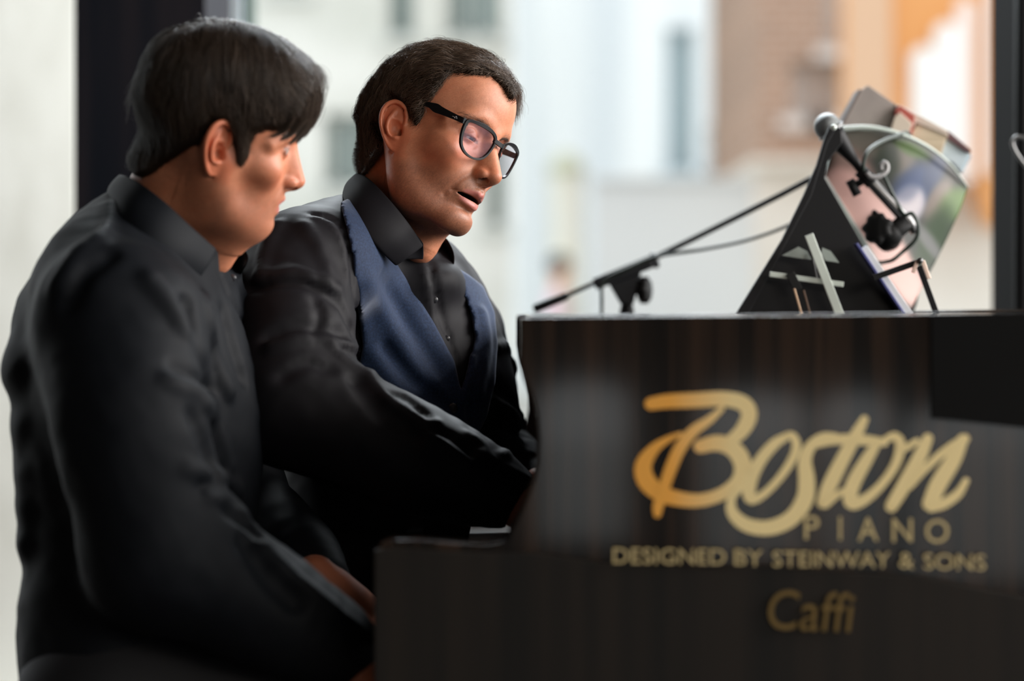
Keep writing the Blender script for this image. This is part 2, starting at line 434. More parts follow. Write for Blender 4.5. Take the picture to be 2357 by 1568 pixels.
# orange pavilion: panel with rounded white slats and a tapering lower end
op_ = empty('orange_pavilion', (X(2140, 17), 17.2, 0), label='orange pavilion with tall rounded white slots, right of the books', cat='pavilion')
d = 17
P = [(1955, -260), (1955, 430), (2180, 430), (2200, 390), (2232, 350), (2262, 430), (2282, 500), (2302, 525), (2325, 505), (2345, 470), (2420, 430), (2420, -260)]
pan = MB().prism([(X(a, d), d, Z(b, d)) for a, b in P], (0, .5, 0)).build('panel', M_ORANGE, op_)
MB().box((X(1950, d), d - .05, Z(440, d)), (X(2050, d), d + .02, Z(-260, d))).build('side_panel', M_TAN, op_)
def slot(px0, px1, py0, py1, dd):
    w_ = (px1 - px0) / 2; c = (px0 + px1) / 2; Q = []
    for k in range(13):
        t = math.pi * k / 12; Q.append((c + w_ * math.cos(t), py0 + w_ - w_ * math.sin(t)))
    for k in range(13):
        t = math.pi * k / 12; Q.append((c - w_ * math.cos(t), py1 - w_ + w_ * math.sin(t)))
    return MB().prism([(X(a, d), d - dd, Z(b, d)) for a, b in Q], (0, dd + .05, 0))
for s_ in [(2095, 2150, 110, 420, .08, M_WHITE), (2147, 2203, 55, 420, .10, M_WHITE), (2200, 2240, 0, 420, .06, mat('pinkish slat', (.86, .74, .68), .6)), (2272, 2312, -220, 405, .08, mat('pale slat', (.84, .79, .76), .6))]:
    slot(*s_[:5]).build('slat', s_[5], op_)
tag(MB().box((X(1950, 16.6), 17.6, 0), (X(2480, 16.6), 18.4, Z(400, 17.6))).build('pavilion_base', M_CREAM), label='cream wall below and behind the orange pavilion', cat='wall')

# passer-by on the square
def passer():
    v = Vol((.2, 21.4, -.05), (.85, 22.7, 1.62), .02); c = np.array([X(1290, 22), 22.0, 0])
    v.ell(c + (0, 0, 1.385), (.085, .10, .12), .03); v.cone(c + (-.01, 0, 1.28), c + (-.03, 0, 1.15), .05, .06, .04)
    v.ell(c + (-.04, 0, 1.0), (.11, .19, .2), .06); v.ell(c + (-.04, 0, .8), (.11, .16, .16), .08)
    for q in (1, -1):
        v.chain([c + (-.04, q * .17, 1.13), c + (-.02, q * .24, .9), c + (.12, q * .2, .74)], [.055, .045, .035], .04)
        v.chain([c + (-.04, q * .08, .75), c + (.0, q * .1, .4), c + (-.04 + q * .08, q * .1, .06)], [.085, .06, .045], .05)
        v.ell(c + (q * .08, q * .1, .03), (.12, .045, .035), .03)
        v.ell(c + (.15, q * .2, .71), (.05, .03, .04), .03)
    V, Q = v.mesh(); col = np.tile([.05, .05, .08], (len(V), 1)).astype(float)
    col[V[:, 2] > .72] = (.80, .62, .68); col[V[:, 2] > 1.2] = (.72, .36, .22)
    me_ = skin_like('passer cloth'); o = mobj('person', V, Q, me_, None, col=col)
    tag(o, 'distant person in a pale pink top walking on the square, beyond the boom arm', 'person')
    h = Vol((.2, 21.7, 1.2), (.7, 22.3, 1.62), .015); h.ell(c + (-.015, 0, 1.42), (.105, .115, .105), .03); h.ell(c + (.11, 0, 1.33), (.09, .1, .08), .03, mode='cut')
    V, Q = h.mesh(); mobj('hair', V, Q, mat('black hair', (.015, .013, .012), .6), o)
def skin_like(nm):
    m = mat(nm, (.5, .4, .4), .8); a = m.node_tree.nodes.new('ShaderNodeVertexColor'); a.layer_name = 'Col'
    m.node_tree.links.new(a.outputs[0], m.node_tree.nodes['Principled BSDF'].inputs['Base Color']); return m
passer()
# ================================================================ piano
DP = 2.35
def zebrano():
    m = mat('macassar ebony', (.03, .018, .012), .07, spec=.5, Coat_Weight=.08, Coat_Roughness=.05); n = m.node_tree; b = n.nodes['Principled BSDF']
    t = n.nodes.new('ShaderNodeTexCoord'); mp = n.nodes.new('ShaderNodeMapping'); mp.inputs['Scale'].default_value = (46, 46, 1.3)
    nz = n.nodes.new('ShaderNodeTexNoise'); nz.inputs['Scale'].default_value = 1.0; nz.inputs['Detail'].default_value = 4; nz.inputs['Distortion'].default_value = .6
    r = n.nodes.new('ShaderNodeValToRGB'); e = r.color_ramp.elements
    e[0].position = .38; e[0].color = (.009, .007, .006, 1); e[1].position = .62; e[1].color = (.034, .020, .013, 1)
    n.links.new(t.outputs['Object'], mp.inputs[0]); n.links.new(mp.outputs[0], nz.inputs['Vector']); n.links.new(nz.outputs['Fac'], r.inputs[0]); n.links.new(r.outputs[0], b.inputs['Base Color'])
    return m
M_EBONY = zebrano()
M_BLK = mat('black lacquer', (.007, .007, .007), .1)
M_SATIN = noise_col(mat('dark satin wood', (.010, .009, .008), .6, spec=.25), (.008, .007, .006), (.016, .012, .009), 1, 3, (40, 40, 1))
M_IVORY = mat('white key', (.82, .80, .76), .25)
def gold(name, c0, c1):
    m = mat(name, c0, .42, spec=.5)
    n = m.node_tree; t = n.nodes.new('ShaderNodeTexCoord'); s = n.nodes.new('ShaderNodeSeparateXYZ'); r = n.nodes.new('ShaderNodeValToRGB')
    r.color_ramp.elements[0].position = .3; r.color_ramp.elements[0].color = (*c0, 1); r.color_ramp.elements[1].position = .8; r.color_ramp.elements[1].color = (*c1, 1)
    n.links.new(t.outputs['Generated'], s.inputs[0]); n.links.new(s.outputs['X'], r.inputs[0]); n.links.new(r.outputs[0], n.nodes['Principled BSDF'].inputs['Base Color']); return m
M_GOLD_REFL = gold('gold leaf reflection tint', (.95, .44, .07), (1.0, .78, .38))  # amber-to-pale ramp paints a warm reflection into the capital
M_GOLD2 = mat('pale gold', (.62, .49, .24), .5)
M_GOLD3 = mat('dim gold', (.15, .09, .016), .6)

piano = empty('piano', (W(1700, 0, DP)[0], 2.95, 0), label='glossy dark striped-wood piano with large gold lettering on its side', cat='piano')
def sideprof(pts): return [W(a, b, DP) for a, b in pts]
ARM = [(1195, 730), (1195, 760), (1195, 835), (1205, 875), (1222, 915), (1232, 955), (1236, 1010), (1234, 1060), (1226, 1100), (1208, 1150), (1186, 1200), (1162, 1246),
       (1120, 1254), (1040, 1250), (960, 1243), (900, 1243), (874, 1252), (863, 1275), (861, 1300), (861, 1640), (3300, 1640), (3300, 708), (2357, 719), (1700, 726)]
MB().prism(sideprof(ARM), (0, .045, 0)).build('side_panel', M_EBONY, piano, bevel=.003)
MB().prism([p + (0, 1.2, 0) for p in sideprof(ARM)], (0, .045, 0)).build('side_panel', M_EBONY, piano, bevel=.003)
LOW = [(861, 1266), (900, 1260), (1100, 1272), (1232, 1272), (1405, 1296), (1630, 1309), (1735, 1300), (1870, 1311), (2120, 1327), (2357, 1372), (2700, 1420), (2700, 1640), (861, 1640)]
MB().prism([p - (0, .006, 0) for p in sideprof(LOW)], (0, .008, 0)).build('lower_rail', M_SATIN, piano, bevel=.002)
MB().prism([p - (0, .004, 0) for p in sideprof([(2143, 722), (2143, 962), (2357, 985), (2800, 1010), (2800, 716)])], (0, .006, 0)).build('black_sheet', mat('matt black', (.006, .006, .006), .6, spec=.08), piano)  # thin black sheet covering the right end of the side panel
xa, ztop = W(1197, 0, DP)[0], W(0, 728, DP)[2]
x_end = .98
MB().box((xa + .01, DP + .04, ztop - .012), (W(3300, 0, DP)[0], DP + 1.21, ztop + .001)).build('lid', M_BLK, piano, bevel=.002)
MB().box((xa + .095, DP + .045, .79), (xa + .115, DP + 1.2, ztop - .01)).build('fallboard', M_BLK, piano)
xk = W(861, 0, DP)[0]
MB().box((xk + .01, DP + .045, .655), (W(3300, 0, DP)[0], DP + 1.2, .70)).build('keybed', M_BLK, piano)
MB().box((W(3250, 0, DP)[0], DP + .045, .70), (W(3300, 0, DP)[0], DP + 1.2, ztop - .012)).build('back_panel', M_BLK, piano)
MB().box((xk + .012, DP + .045, .70), (xk + .03, DP + 1.2, .745)).build('key_slip', M_BLK, piano)
ky0, nk = DP + .07, 49; kw = (1.2 - .05) / nk
for i in range(nk):
    y = ky0 + i * kw
    MB().box((xk + .085, y + .0006, .715), (xa + .094, y + kw - .0006, .742)).build('white_key', M_IVORY, piano)
    if i % 7 not in (2, 6) and i < nk - 1:
        MB().box((xk + .135, y + kw - .006, .742), (xa + .094, y + kw + .006, .754)).build('black_key', M_BLK, piano)
for lx, ly in ((xk + .08, DP + .09), (xk + .08, DP + 1.12), (W(3200, 0, DP)[0], DP + .6)):
    MB().tube([(lx, ly, 0), (lx, ly, .03), (lx, ly, .08), (lx, ly, .6), (lx, ly, .66)], [.03, .035, .028, .045, .06], 20).build('leg', M_BLK, piano, True)

# lettering: brush strokes as thin raised leaf
def Lp(Xz, Yz): return 1180 + Xz / 1.806, 700 + Yz / 1.806
def stroke(mb, pts, y, n=40):
    """pts: (x, y, width) in the traced drawing's units"""
    S = spline([(*Lp(a, b), c / 1.806) for a, b, c in pts], n); T = np.gradient(S[:, :2], axis=0); T /= np.linalg.norm(T, axis=1)[:, None] + 1e-9
    N = np.stack([-T[:, 1], T[:, 0]], 1) * S[:, 2:3] / 2; A = S[:, :2] + N; B = S[:, :2] - N
    def cap(c, t, w_, sgn):
        return [c + w_ / 2 * (np.array([-t[1], t[0]]) * math.cos(a) + sgn * t * math.sin(a)) for a in np.linspace(0, math.pi, 9)[1:-1]]
    m = len(S); V = [W(*a, y - i * 6e-6) for i, a in enumerate(A)] + [W(*b, y - i * 6e-6) for i, b in enumerate(B)]; Fc = [(i, i + 1, m + i + 1, m + i) for i in range(m - 1)]
    c1 = cap(S[-1, :2], T[-1], S[-1, 2], 1); c0 = cap(S[0, :2], T[0], S[0, 2], -1)
    k = len(V); V += [W(*p, y) for p in c1] + [W(*p, y) for p in c0]
    Fc += [tuple([m - 1] + list(range(k, k + 7)) + [2 * m - 1]), tuple([0] + list(range(k + 7, k + 14)) + [m])]
    mb.add(V, Fc)
def script(name, letters, m, parent):
    obs = []
    for li, strokes in enumerate(letters):
        mb = MB()
        for si, s in enumerate(strokes): stroke(mb, s, DP - .0012 - .00025 * (si + li % 3))
        obs.append(mb.build(name, m, parent))
    return obs
Bs = [[(575, 415, 52), (640, 405, 58), (760, 400, 62), (880, 395, 62), (960, 415, 66), (983, 465, 66), (950, 530, 60), (890, 578, 42), (850, 600, 20)],
      [(780, 592, 56), (850, 578, 66), (915, 600, 72), (955, 660, 74), (945, 730, 66), (880, 785, 54), (790, 815, 54), (700, 812, 60), (610, 785, 70), (553, 730, 76), (545, 665, 68), (590, 600, 44), (650, 560, 26), (700, 540, 16)],
      [(870, 435, 22), (820, 480, 34), (750, 530, 46), (695, 600, 50), (655, 690, 50), (625, 780, 46), (605, 840, 44), (602, 872, 34)]]
os_ = [[(1150, 545, 30), (1090, 580, 44), (1030, 650, 50), (990, 730, 56), (985, 805, 50), (1030, 800, 34), (1100, 735, 32), (1160, 650, 36), (1180, 590, 38), (1165, 550, 34), (1140, 545, 26)]]
ss = [[(1345, 548, 22), (1290, 555, 40), (1240, 590, 46), (1215, 650, 56), (1222, 730, 68), (1215, 810, 72), (1160, 890, 66), (1070, 930, 62), (975, 920, 58), (915, 870, 48), (910, 810, 34), (945, 770, 22)]]
ts = [[(1462, 480, 34), (1430, 540, 50), (1375, 640, 58), (1320, 750, 62), (1290, 825, 52)], [(1255, 590, 20), (1340, 565, 40), (1450, 565, 44), (1545, 575, 34)], [(1300, 830, 40), (1340, 800, 30), (1400, 760, 18)]]
o2 = [[(1520, 570, 34), (1470, 650, 52), (1415, 750, 60), (1405, 825, 56), (1460, 815, 44), (1530, 755, 36), (1590, 670, 38), (1612, 590, 42), (1590, 550, 36), (1545, 565, 26)], [(1610, 560, 30), (1625, 600, 30), (1680, 570, 24)]]
ns = [[(1725, 560, 44), (1690, 640, 58), (1635, 740, 60), (1575, 840, 52)], [(1650, 760, 26), (1720, 680, 32), (1800, 610, 36), (1880, 560, 40)],
      [(1870, 565, 48), (1830, 650, 66), (1770, 750, 70), (1735, 830, 64)], [(1740, 840, 50), (1790, 830, 44), (1850, 790, 38), (1885, 735, 26)]]
script('gold_letter', [Bs, os_, ss, ts, o2, ns], M_GOLD_REFL, piano)

# shared painted reflection gradient needs one box: letters keep their own, so the colour runs per letter for the capital only
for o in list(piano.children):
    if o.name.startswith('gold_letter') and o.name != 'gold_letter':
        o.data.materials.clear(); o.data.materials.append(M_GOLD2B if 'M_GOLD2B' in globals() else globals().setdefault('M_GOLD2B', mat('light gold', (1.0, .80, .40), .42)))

def text(name, s, px0, px1, py, h_px, m, parent, slope=0., bold=.0, shear=0.):
    cu = bpy.data.curves.new(name, 'FONT'); cu.body = s; cu.size = 1; cu.extrude = .02; cu.offset = bold; cu.resolution_u = 4; cu.shear = shear
    o = bpy.data.objects.new(name, cu); C.objects.link(o); dg = bpy.context.evaluated_depsgraph_get(); me = bpy.data.meshes.new_from_object(o.evaluated_get(dg)); bpy.data.objects.remove(o)
    V = np.array([v.co[:] for v in me.vertices]); Fc = [tuple(p.vertices) for p in me.polygons]; bpy.data.meshes.remove(me)
    x0, x1 = V[:, 0].min(), V[:, 0].max(); y0, y1 = V[:, 1].min(), V[:, 1].max()
    k = DP / F_PX; t = (V[:, 0] - x0) / (x1 - x0); px = px0 + t * (px1 - px0); pyy = py + slope * t * 1.0 - ((V[:, 1] - y0) / (y1 - y0) - .5) * h_px
    Pw = np.stack([(px - HX) * k, DP - .0015 - (V[:, 2] + .02) * .03, CAMZ - (pyy - HY) * k], 1)
    return mobj(name, Pw, Fc, m, parent, False)
for ch, cx in zip('PIANO', (1868, 1933, 1997, 2076, 2156)):
    wd = {'P': 34, 'I': 6, 'A': 46, 'N': 46, 'O': 54}[ch]
    text('gold_letter', ch, cx - wd / 2, cx + wd / 2, 1214 + (cx - 1868) * .03, 54, M_GOLD2, piano, bold=.0)
cu_ = [('DESIGNED', 1410, 1668, 1277), ('BY', 1688, 1753, 1280), ('STEINWAY', 1776, 2045, 1284), ('&', 2066, 2100, 1287), ('SONS', 2122, 2264, 1290)]
for s_, a, b, y in cu_:
    t_ = text('gold_word', s_, a, b, y, 36, M_GOLD2, piano, slope=3, bold=.0)
    t_.location.y -= .0075 if False else 0
t_ = text('gold_word', 'Caffi', 1766, 1964, 1400, 92, M_GOLD3, piano, slope=8, bold=.0, shear=.15)
for o in piano.children:
    if o.name.startswith('gold_word'): o.location.y = o.location.y - .0075

# ================================================================ things standing on the piano
ZT = ztop + .001
M_MBLK = mat('matt black metal', (.007, .007, .008), .55, spec=.2); M_RUB = mat('black rubber', (.007, .007, .007), .6, spec=.25)
M_STEEL = mat('brushed dark steel', (.16, .16, .16), .3, .8); M_CHR = mat('pale metal strip', (.62, .68, .62), .35, .2); M_BRASS = mat('brass', (.55, .38, .26), .35, .7)

# --- microphone stand behind the piano
DS = 3.66
st = empty('microphone_stand', (W(1441, 0, DS)[0], DS, 0), label='black boom microphone stand rising behind the piano, arm reaching to the books', cat='microphone stand')
b0 = W(1443, 0, DS); sx0 = b0[0]
mb = MB()
for a in (90, 210, 330):
    t = math.radians(a); mb.tube([(sx0, DS, .12), (sx0 + .28 * math.cos(t), DS + .28 * math.sin(t) * .9, .012)], .010, 10)
mb.build('tripod_foot', M_MBLK, st, True)
MB().tube([(sx0, DS, .05), (sx0, DS, .70)], .014, 16).tube([(sx0, DS, .68), (sx0, DS, .74)], .020, 16).build('outer_tube', M_MBLK, st, True)
MB().tube([(sx0, DS, .70), (sx0, DS, W(0, 735, DS)[2]), W(1443, 715, DS), W(1443, 702, DS), W(1443, 694, DS)], [.0125, .0125, .011, .009, .009], 16).build('inner_tube', M_MBLK, st, True)
u = np.array([math.cos(math.radians(20.3)), 0, math.sin(math.radians(20.3))]); v_ = np.array([-u[2], 0, u[0]])
ca, cb = W(1368, 655, DS), W(1500, 602, DS); e = np.array([0, .014, 0]); hb = 15 * DS / F_PX
mb = MB(); mb.hexa([ca - v_ * hb * .9 - e, ca + v_ * hb * .9 - e, ca + v_ * hb * .9 + e, ca - v_ * hb * .9 + e], [cb - v_ * hb - e, cb + v_ * hb - e, cb + v_ * hb + e, cb - v_ * hb + e])
mb.tube([cb, cb + u * .006, cb + u * .010], [.0115, .013, .010], 16)
mb.add(*(lambda P: (np.vstack([P - e * .8, P + e * .8]), [(3, 2, 1, 0), (4, 5, 6, 7)] + [(i, (i + 1) % 4, 4 + (i + 1) % 4, 4 + i) for i in range(4)]))(np.array([W(1402, 655, DS), W(1475, 628, DS), W(1458, 700, DS), W(1428, 700, DS)])))
mb.build('clutch', mat('blue black plastic', (.010, .014, .020), .5), st, bevel=.002)
kc = W(1480, 668, DS); mb = MB()
mb.tube([kc + (-.012, 0, 0), kc + (-.002, 0, 0)], .008, 14)
th = np.linspace(0, 2 * math.pi, 49)[:-1]; rr = .019 * (1 + .09 * np.cos(8 * th)); prof = [(-.006, .7), (-.004, 1), (.008, 1), (.011, .75)]
kd = np.array([.94, -.34, 0]); ke = np.array([.34, .94, 0]); V = [kc + kd * x_ + (ke * math.cos(t) + np.array([0, 0, 1]) * math.sin(t)) * r * k for x_, k in prof for t, r in zip(th, rr)]
mb.add(V, [(i * 48 + j, i * 48 + (j + 1) % 48, (i + 1) * 48 + (j + 1) % 48, (i + 1) * 48 + j) for i in range(3) for j in range(48)] + [tuple(range(48))[::-1], tuple(144 + j for j in range(48))])
mb.build('clutch_knob', M_RUB, st, True)
DE = 3.33
t0, t1 = W(1302, 682, DS), W(1232, 711, DS)
MB().tube([t0 + (t0 - t1) * .12, t0, t1, t1 - u * .003], [.0035, .0065, .0068, .005], 16).build('counterweight', M_RUB, st, True)
be = W(2048, 520, DE + .03)
pa = W(1868, 411, 3.5)
MB().tube([W(1300, 682, DS), W(1368, 652, DS), W(1500, 597, DS), W(1600, 548, DS - .03), W(1700, 498, DS - .07), W(1800, 447, DS - .11), pa, W(1925, 430, 3.45), W(2000, 480, 3.40), be],
          [.0035, .0035, .0045, .0045, .0045, .0045, .0045, .0045, .0045, .0045], 14).build('boom_arm', M_MBLK, st, True)
def knob(mb, c, r, ax, lobes=7, h=.012):
    ax = np.array(ax, float); ax /= np.linalg.norm(ax); a = np.cross(ax, (0, 0, 1)); a /= np.linalg.norm(a); b = np.cross(ax, a); th = np.linspace(0, 2 * math.pi, 57)[:-1]
    rr = r * (1 + .10 * np.cos(lobes * th)); V = [c + ax * h * x_ + (a * math.cos(t) + b * math.sin(t)) * q * k for x_, k in ((-.6, .6), (-.5, .95), (.4, 1), (.6, .7)) for t, q in zip(th, rr)]
    mb.add(V, [(i * 56 + j, i * 56 + (j + 1) % 56, (i + 1) * 56 + (j + 1) % 56, (i + 1) * 56 + j) for i in range(3) for j in range(56)] + [tuple(range(56))[::-1], tuple(168 + j for j in range(56))])
mb = MB(); knob(mb, W(2022, 528, DE - .004), .0205, (-.5, -1, .35), 7, .016); knob(mb, W(2042, 545, DE + .006), .019, (-.5, -1, .35), 30, .02)
mb.tube([W(2030, 555, DE), W(2062, 530, DE), W(2088, 508, DE)], [.014, .0135, .0125], 18); mb.sphere(W(2050, 540, DE), (.017, .017, .017), 18, 12); mb.build('swivel_joint', M_RUB, st, True)
MB().tube([W(2108, 535, DE), W(2092, 512, DE), W(2060, 478, DE), W(2010, 425, DE), W(1992, 403, DE)], [.0068, .0085, .0082, .0078, .0070], 18).build('extension_tube', M_STEEL, st, True)
mb = MB(); mb.tube([W(2008, 420, DE), W(1978, 392, DE)], [.0105, .0095], 16); mb.tube([W(1995, 412, DE), W(1972, 424, DE)], .005, 12)
c_ = W(1964, 431, DE); mb.tube([c_ - (.005, 0, -.010), c_ + (.006, 0, -.011)], .0065, 8); mb.build('microphone_clip', M_RUB, st, True)
sp = spline([W(1996, 398, DE - .012), W(2005, 408, DE - .014), W(2022, 407, DE - .014), (W(2040, 395, DE - .012)), W(2042, 380, DE - .01), W(2035, 374, DE - .01), W(2028, 382, DE - .01), W(2030, 392, DE - .01)], 30)
MB().tube(sp, .0032, 10).build('cable_hook', mat('grey plastic', (.32, .31, .31), .4), st, True)

# --- microphone
mic = empty('microphone', tuple(W(1935, 325, DE)), label='black handheld microphone with a round mesh head, clipped to the boom arm', cat='microphone')
def meshball():
    m = mat('microphone mesh', (.16, .17, .17), .4, .6); n = m.node_tree; t = n.nodes.new('ShaderNodeTexCoord'); v = n.nodes.new('ShaderNodeTexVoronoi'); v.inputs['Scale'].default_value = 1300
    bp = n.nodes.new('ShaderNodeBump'); bp.inputs['Strength'].default_value = 1; bp.inputs['Distance'].default_value = .0005; n.links.new(t.outputs['Object'], v.inputs['Vector']); n.links.new(v.outputs['Distance'], bp.inputs['Height']); n.links.new(bp.outputs[0], n.nodes['Principled BSDF'].inputs['Normal']); return m
hc = W(1905, 292, DE); ax_ = W(1950, 350, DE) - hc; ax_ /= np.linalg.norm(ax_)
MB().sphere(hc, .0192, 32, 20).build('mesh_head', meshball(), mic, True)
MB().tube([hc + ax_ * .006, hc + ax_ * .010], .0201, 32).build('head_ring', M_STEEL, mic, True)
he = W(1988, 399, DE); MB().tube([hc + ax_ * .012, hc + ax_ * .02, hc + ax_ * .045, he - (he - hc) * .25, he, he + (he - hc) * .05], [.0165, .0145, .0095, .0065, .0062, .005], 20).build('handle', M_MBLK, mic, True)

# --- cable
cab = spline([W(1988, 402, DE - .005), W(1988, 372, DE - .01), W(2000, 346, DE - .005), W(2030, 326, 3.36), W(2062, 314, 3.385), W(2088, 306, 3.42), W(2098, 330, 3.462), W(2096, 420, 3.48), W(2086, 560, 3.48), W(2070, 700, 3.47), (*W(2040, 0, 3.48)[:2], ZT + .004), (*W(1900, 0, 3.5)[:2], ZT + .004)], 120)
cb_ = spline([W(2034, 404, DE - .012), W(2046, 430, DE - .005), W(2062, 462, DE - .004), W(2080, 494, DE - .012), W(2100, 492, DE - .014), W(2113, 520, DE - .014), W(2108, 550, DE - .012), W(2080, 578, DE - .008), W(2045, 602, DE - .002), W(2000, 590, 3.42), W(1900, 480, 3.48), W(1850, 497, 3.50), W(1808, 522, 3.53), W(1720, 553, 3.58), W(1620, 574, 3.62), W(1510, 591, DS - .02), W(1440, 620, DS - .03), W(1390, 648, DS - .03), W(1385, 700, DS - .03), W(1385, 760, DS - .03), np.array([W(1385, 0, DS)[0], DS, .4]), np.array([W(1380, 0, DS)[0], DS + .02, .01])], 220)
tag(MB().tube(cab, .0027, 10).tube(cb_, .0027, 10).build('microphone_cable', mat('dark cable', (.010, .022, .014), .5), smooth=True), 'thin microphone cable looping by the clip and hanging under the boom arm', 'cable')

# --- folding music easel
EA = 3.22
es = empty('music_easel', tuple((*W(1890, 0, EA)[:2], ZT)), label='black folding music easel on the piano, with metal struts', cat='easel')
TI = [(1692, 727), (1800, 552), (1850, 450), (1880, 380), (1900, 312), (1912, 288), (1936, 296), (1938, 330), (1905, 372), (1898, 410), (1990, 570), (2096, 727)]
HOLE = None
def tilt(pts, d0, d1): return [W(a, b, d0 + (d1 - d0) * (727 - b) / 440) for a, b in pts]
MB().prism(tilt(TI, EA, EA + .04), (0, .010, 0)).build('back_board', M_MBLK, es, bevel=.001)
MB().prism(tilt([(1692, 727), (1800, 552), (1850, 450), (1880, 380), (1900, 312), (1912, 288), (1926, 292), (1905, 330), (1868, 450), (1720, 727)], EA - .012, EA + .03), (0, .014, 0)).build('front_board', M_MBLK, es, bevel=.001)
def strip(name, p, q, w_, m, d, par=es, th_=.003):
    a = W(*p, d); b = W(*q, d); t = (b - a) / np.linalg.norm(b - a); nn = np.array([-t[2], 0, t[0]]) * w_ / 2 * d / F_PX; e_ = np.array([0, th_, 0])
    return MB().hexa([a - nn, a + nn, a + nn + e_, a - nn + e_], [b - nn, b + nn, b + nn + e_, b - nn + e_]).build(name, m, par, bevel=.0006)
MB().sphere(W(1919, 293, EA - .01), .0042, 14, 10).build('pivot', M_CHR, es, True)
strip('strut', (1862, 540), (1934, 727), 20, M_CHR, EA - .03)
strip('cross_bar', (1772, 631), (1942, 655), 12, M_CHR, EA - .022)
strip('sliding_clip', (1818, 628), (1838, 668), 20, M_RUB, EA - .028)
strip('brass_rod', (1828, 664), (1846, 727), 5, M_BRASS, EA - .03); strip('brass_rod', (1850, 668), (1866, 727), 4, mat('dark brass', (.14, .08, .05), .5), EA - .026)
strip('thin_rod', (1868, 580), (1880, 640), 4, M_STEEL, EA - .02)
for pts in ([(1800, 588), (1838, 568), (1858, 578), (1868, 598), (1835, 594)], [(1893, 570), (1912, 578), (1932, 605), (1900, 600), (1890, 585)]):
    MB().prism([W(a, b, EA - .014) for a, b in pts], (0, .002, 0)).build('card_corner', mat('pale card', (.30, .34, .31), .5), es)

# --- glossy magazine
def mag_mat():
    m = mat('glossy printed cover', (.3, .3, .3), .32, spec=.18); n = m.node_tree; b = n.nodes['Principled BSDF']; L = n.links.new
    a = n.nodes.new('ShaderNodeVertexColor'); a.layer_name = 'Col'; L(a.outputs[0], b.inputs['Base Color']); return m
mg = empty('magazine', tuple(W(2090, 712, 3.40)), label='thick glossy magazine with a dark green, blue and pink photo cover, bending outward', cat='magazine')
def coons(u_, v2):
    top = spline([(1925, 305), (1990, 300), (2060, 308), (2130, 336), (2185, 378), (2228, 432)], 60); bot = spline([(1898, 412), (1950, 498), (1998, 570), (2050, 648), (2095, 716)], 60)
    lf = spline([(1925, 305), (1918, 340), (1908, 375), (1898, 412)], 20); rt = spline([(2228, 432), (2205, 495), (2160, 590), (2125, 655), (2095, 716)], 60)
    f = lambda C_, t: np.array([np.interp(t * (len(C_) - 1), range(len(C_)), C_[:, i]) for i in (0, 1)])
    P = (1 - v2) * f(top, u_) + v2 * f(bot, u_) + (1 - u_) * f(lf, v2) + u_ * f(rt, v2) - ((1 - u_) * (1 - v2) * top[0] + u_ * (1 - v2) * top[-1] + (1 - u_) * v2 * bot[0] + u_ * v2 * bot[-1])
    return P
nu, nv = 70, 60; G = np.array([[W(*coons(i / (nu - 1), j / (nv - 1)), 3.395 + .10 * (i / (nu - 1)) * (1 - j / (nv - 1)) - .02 * math.sin(math.pi * i / (nu - 1))) for j in range(nv)] for i in range(nu)])
PX = np.array([[coons(i / (nu - 1), j / (nv - 1)) for j in range(nv)] for i in range(nu)]).reshape(-1, 2)
colr = np.tile([.045, .05, .04], (nu * nv, 1)).astype(float)
def blob(cx, cy, rx, ry, ang, c, sharp=1.5, a=1.):
    global colr
    t = math.radians(ang); x_, y_ = PX[:, 0] - cx, PX[:, 1] - cy; q = ((x_ * math.cos(t) + y_ * math.sin(t)) / rx) ** 2 + ((-x_ * math.sin(t) + y_ * math.cos(t)) / ry) ** 2
    k = (a / (1 + np.exp((q - 1) * sharp * 2)))[:, None]; colr = colr * (1 - k) + np.array(c) * k
blob(1990, 330, 60, 30, 10, (.22, .20, .17)); blob(1965, 400, 60, 40, 60, (.42, .30, .27)); blob(2080, 370, 26, 40, 20, (.25, .22, .19)); blob(2045, 370, 26, 40, -10, (.03, .05, .02))
blob(2100, 345, 40, 14, 25, (.13, .22, .04)); blob(2105, 440, 36, 66, 22, (.03, .09, .22), 2); blob(2150, 400, 20, 50, 25, (.04, .08, .17)); blob(2160, 460, 22, 50, 30, (.30, .25, .22))
blob(2200, 470, 40, 30, -55, (.16, .26, .05)); blob(2150, 545, 30, 80, 25, (.05, .10, .03)); blob(1950, 450, 70, 50, 50, (.72, .50, .46), 3); blob(2010, 500, 80, 46, 55, (.74, .53, .49), 3)
blob(2092, 470, 34, 44, 20, (.62, .58, .60), 2.5); blob(2045, 590, 80, 44, 60, (.74, .54, .50), 3); blob(2090, 650, 60, 34, 65, (.70, .50, .46), 3); blob(2140, 560, 14, 50, -35, (.24, .24, .24)); blob(2085, 430, 30, 36, 25, (.03, .08, .2), 2, .6)
colr = colr ** 1.4 * .74
th_m = np.array([0, .012, 0]); Vt = G.reshape(-1, 3); idx = lambda i, j: i * nv + j
Fm = [(idx(i, j), idx(i + 1, j), idx(i + 1, j + 1), idx(i, j + 1)) for i in range(nu - 1) for j in range(nv - 1)]
N2 = nu * nv; ring = [idx(i, 0) for i in range(nu)] + [idx(nu - 1, j) for j in range(1, nv)] + [idx(i, nv - 1) for i in range(nu - 2, -1, -1)] + [idx(0, j) for j in range(nv - 2, 0, -1)]
mobj('cover', np.vstack([Vt, Vt + (0, .0008, 0)]), Fm + [tuple(N2 + k for k in f[::-1]) for f in Fm] + [(ring[i], N2 + ring[i], N2 + ring[(i + 1) % len(ring)], ring[(i + 1) % len(ring)]) for i in range(len(ring))], mag_mat(), mg, True, np.vstack([colr, colr * .5 + .3]))
Vp = Vt + (0, .001, 0); Vq = Vt + (0, .012, 0) + np.array([0, 0, .006])
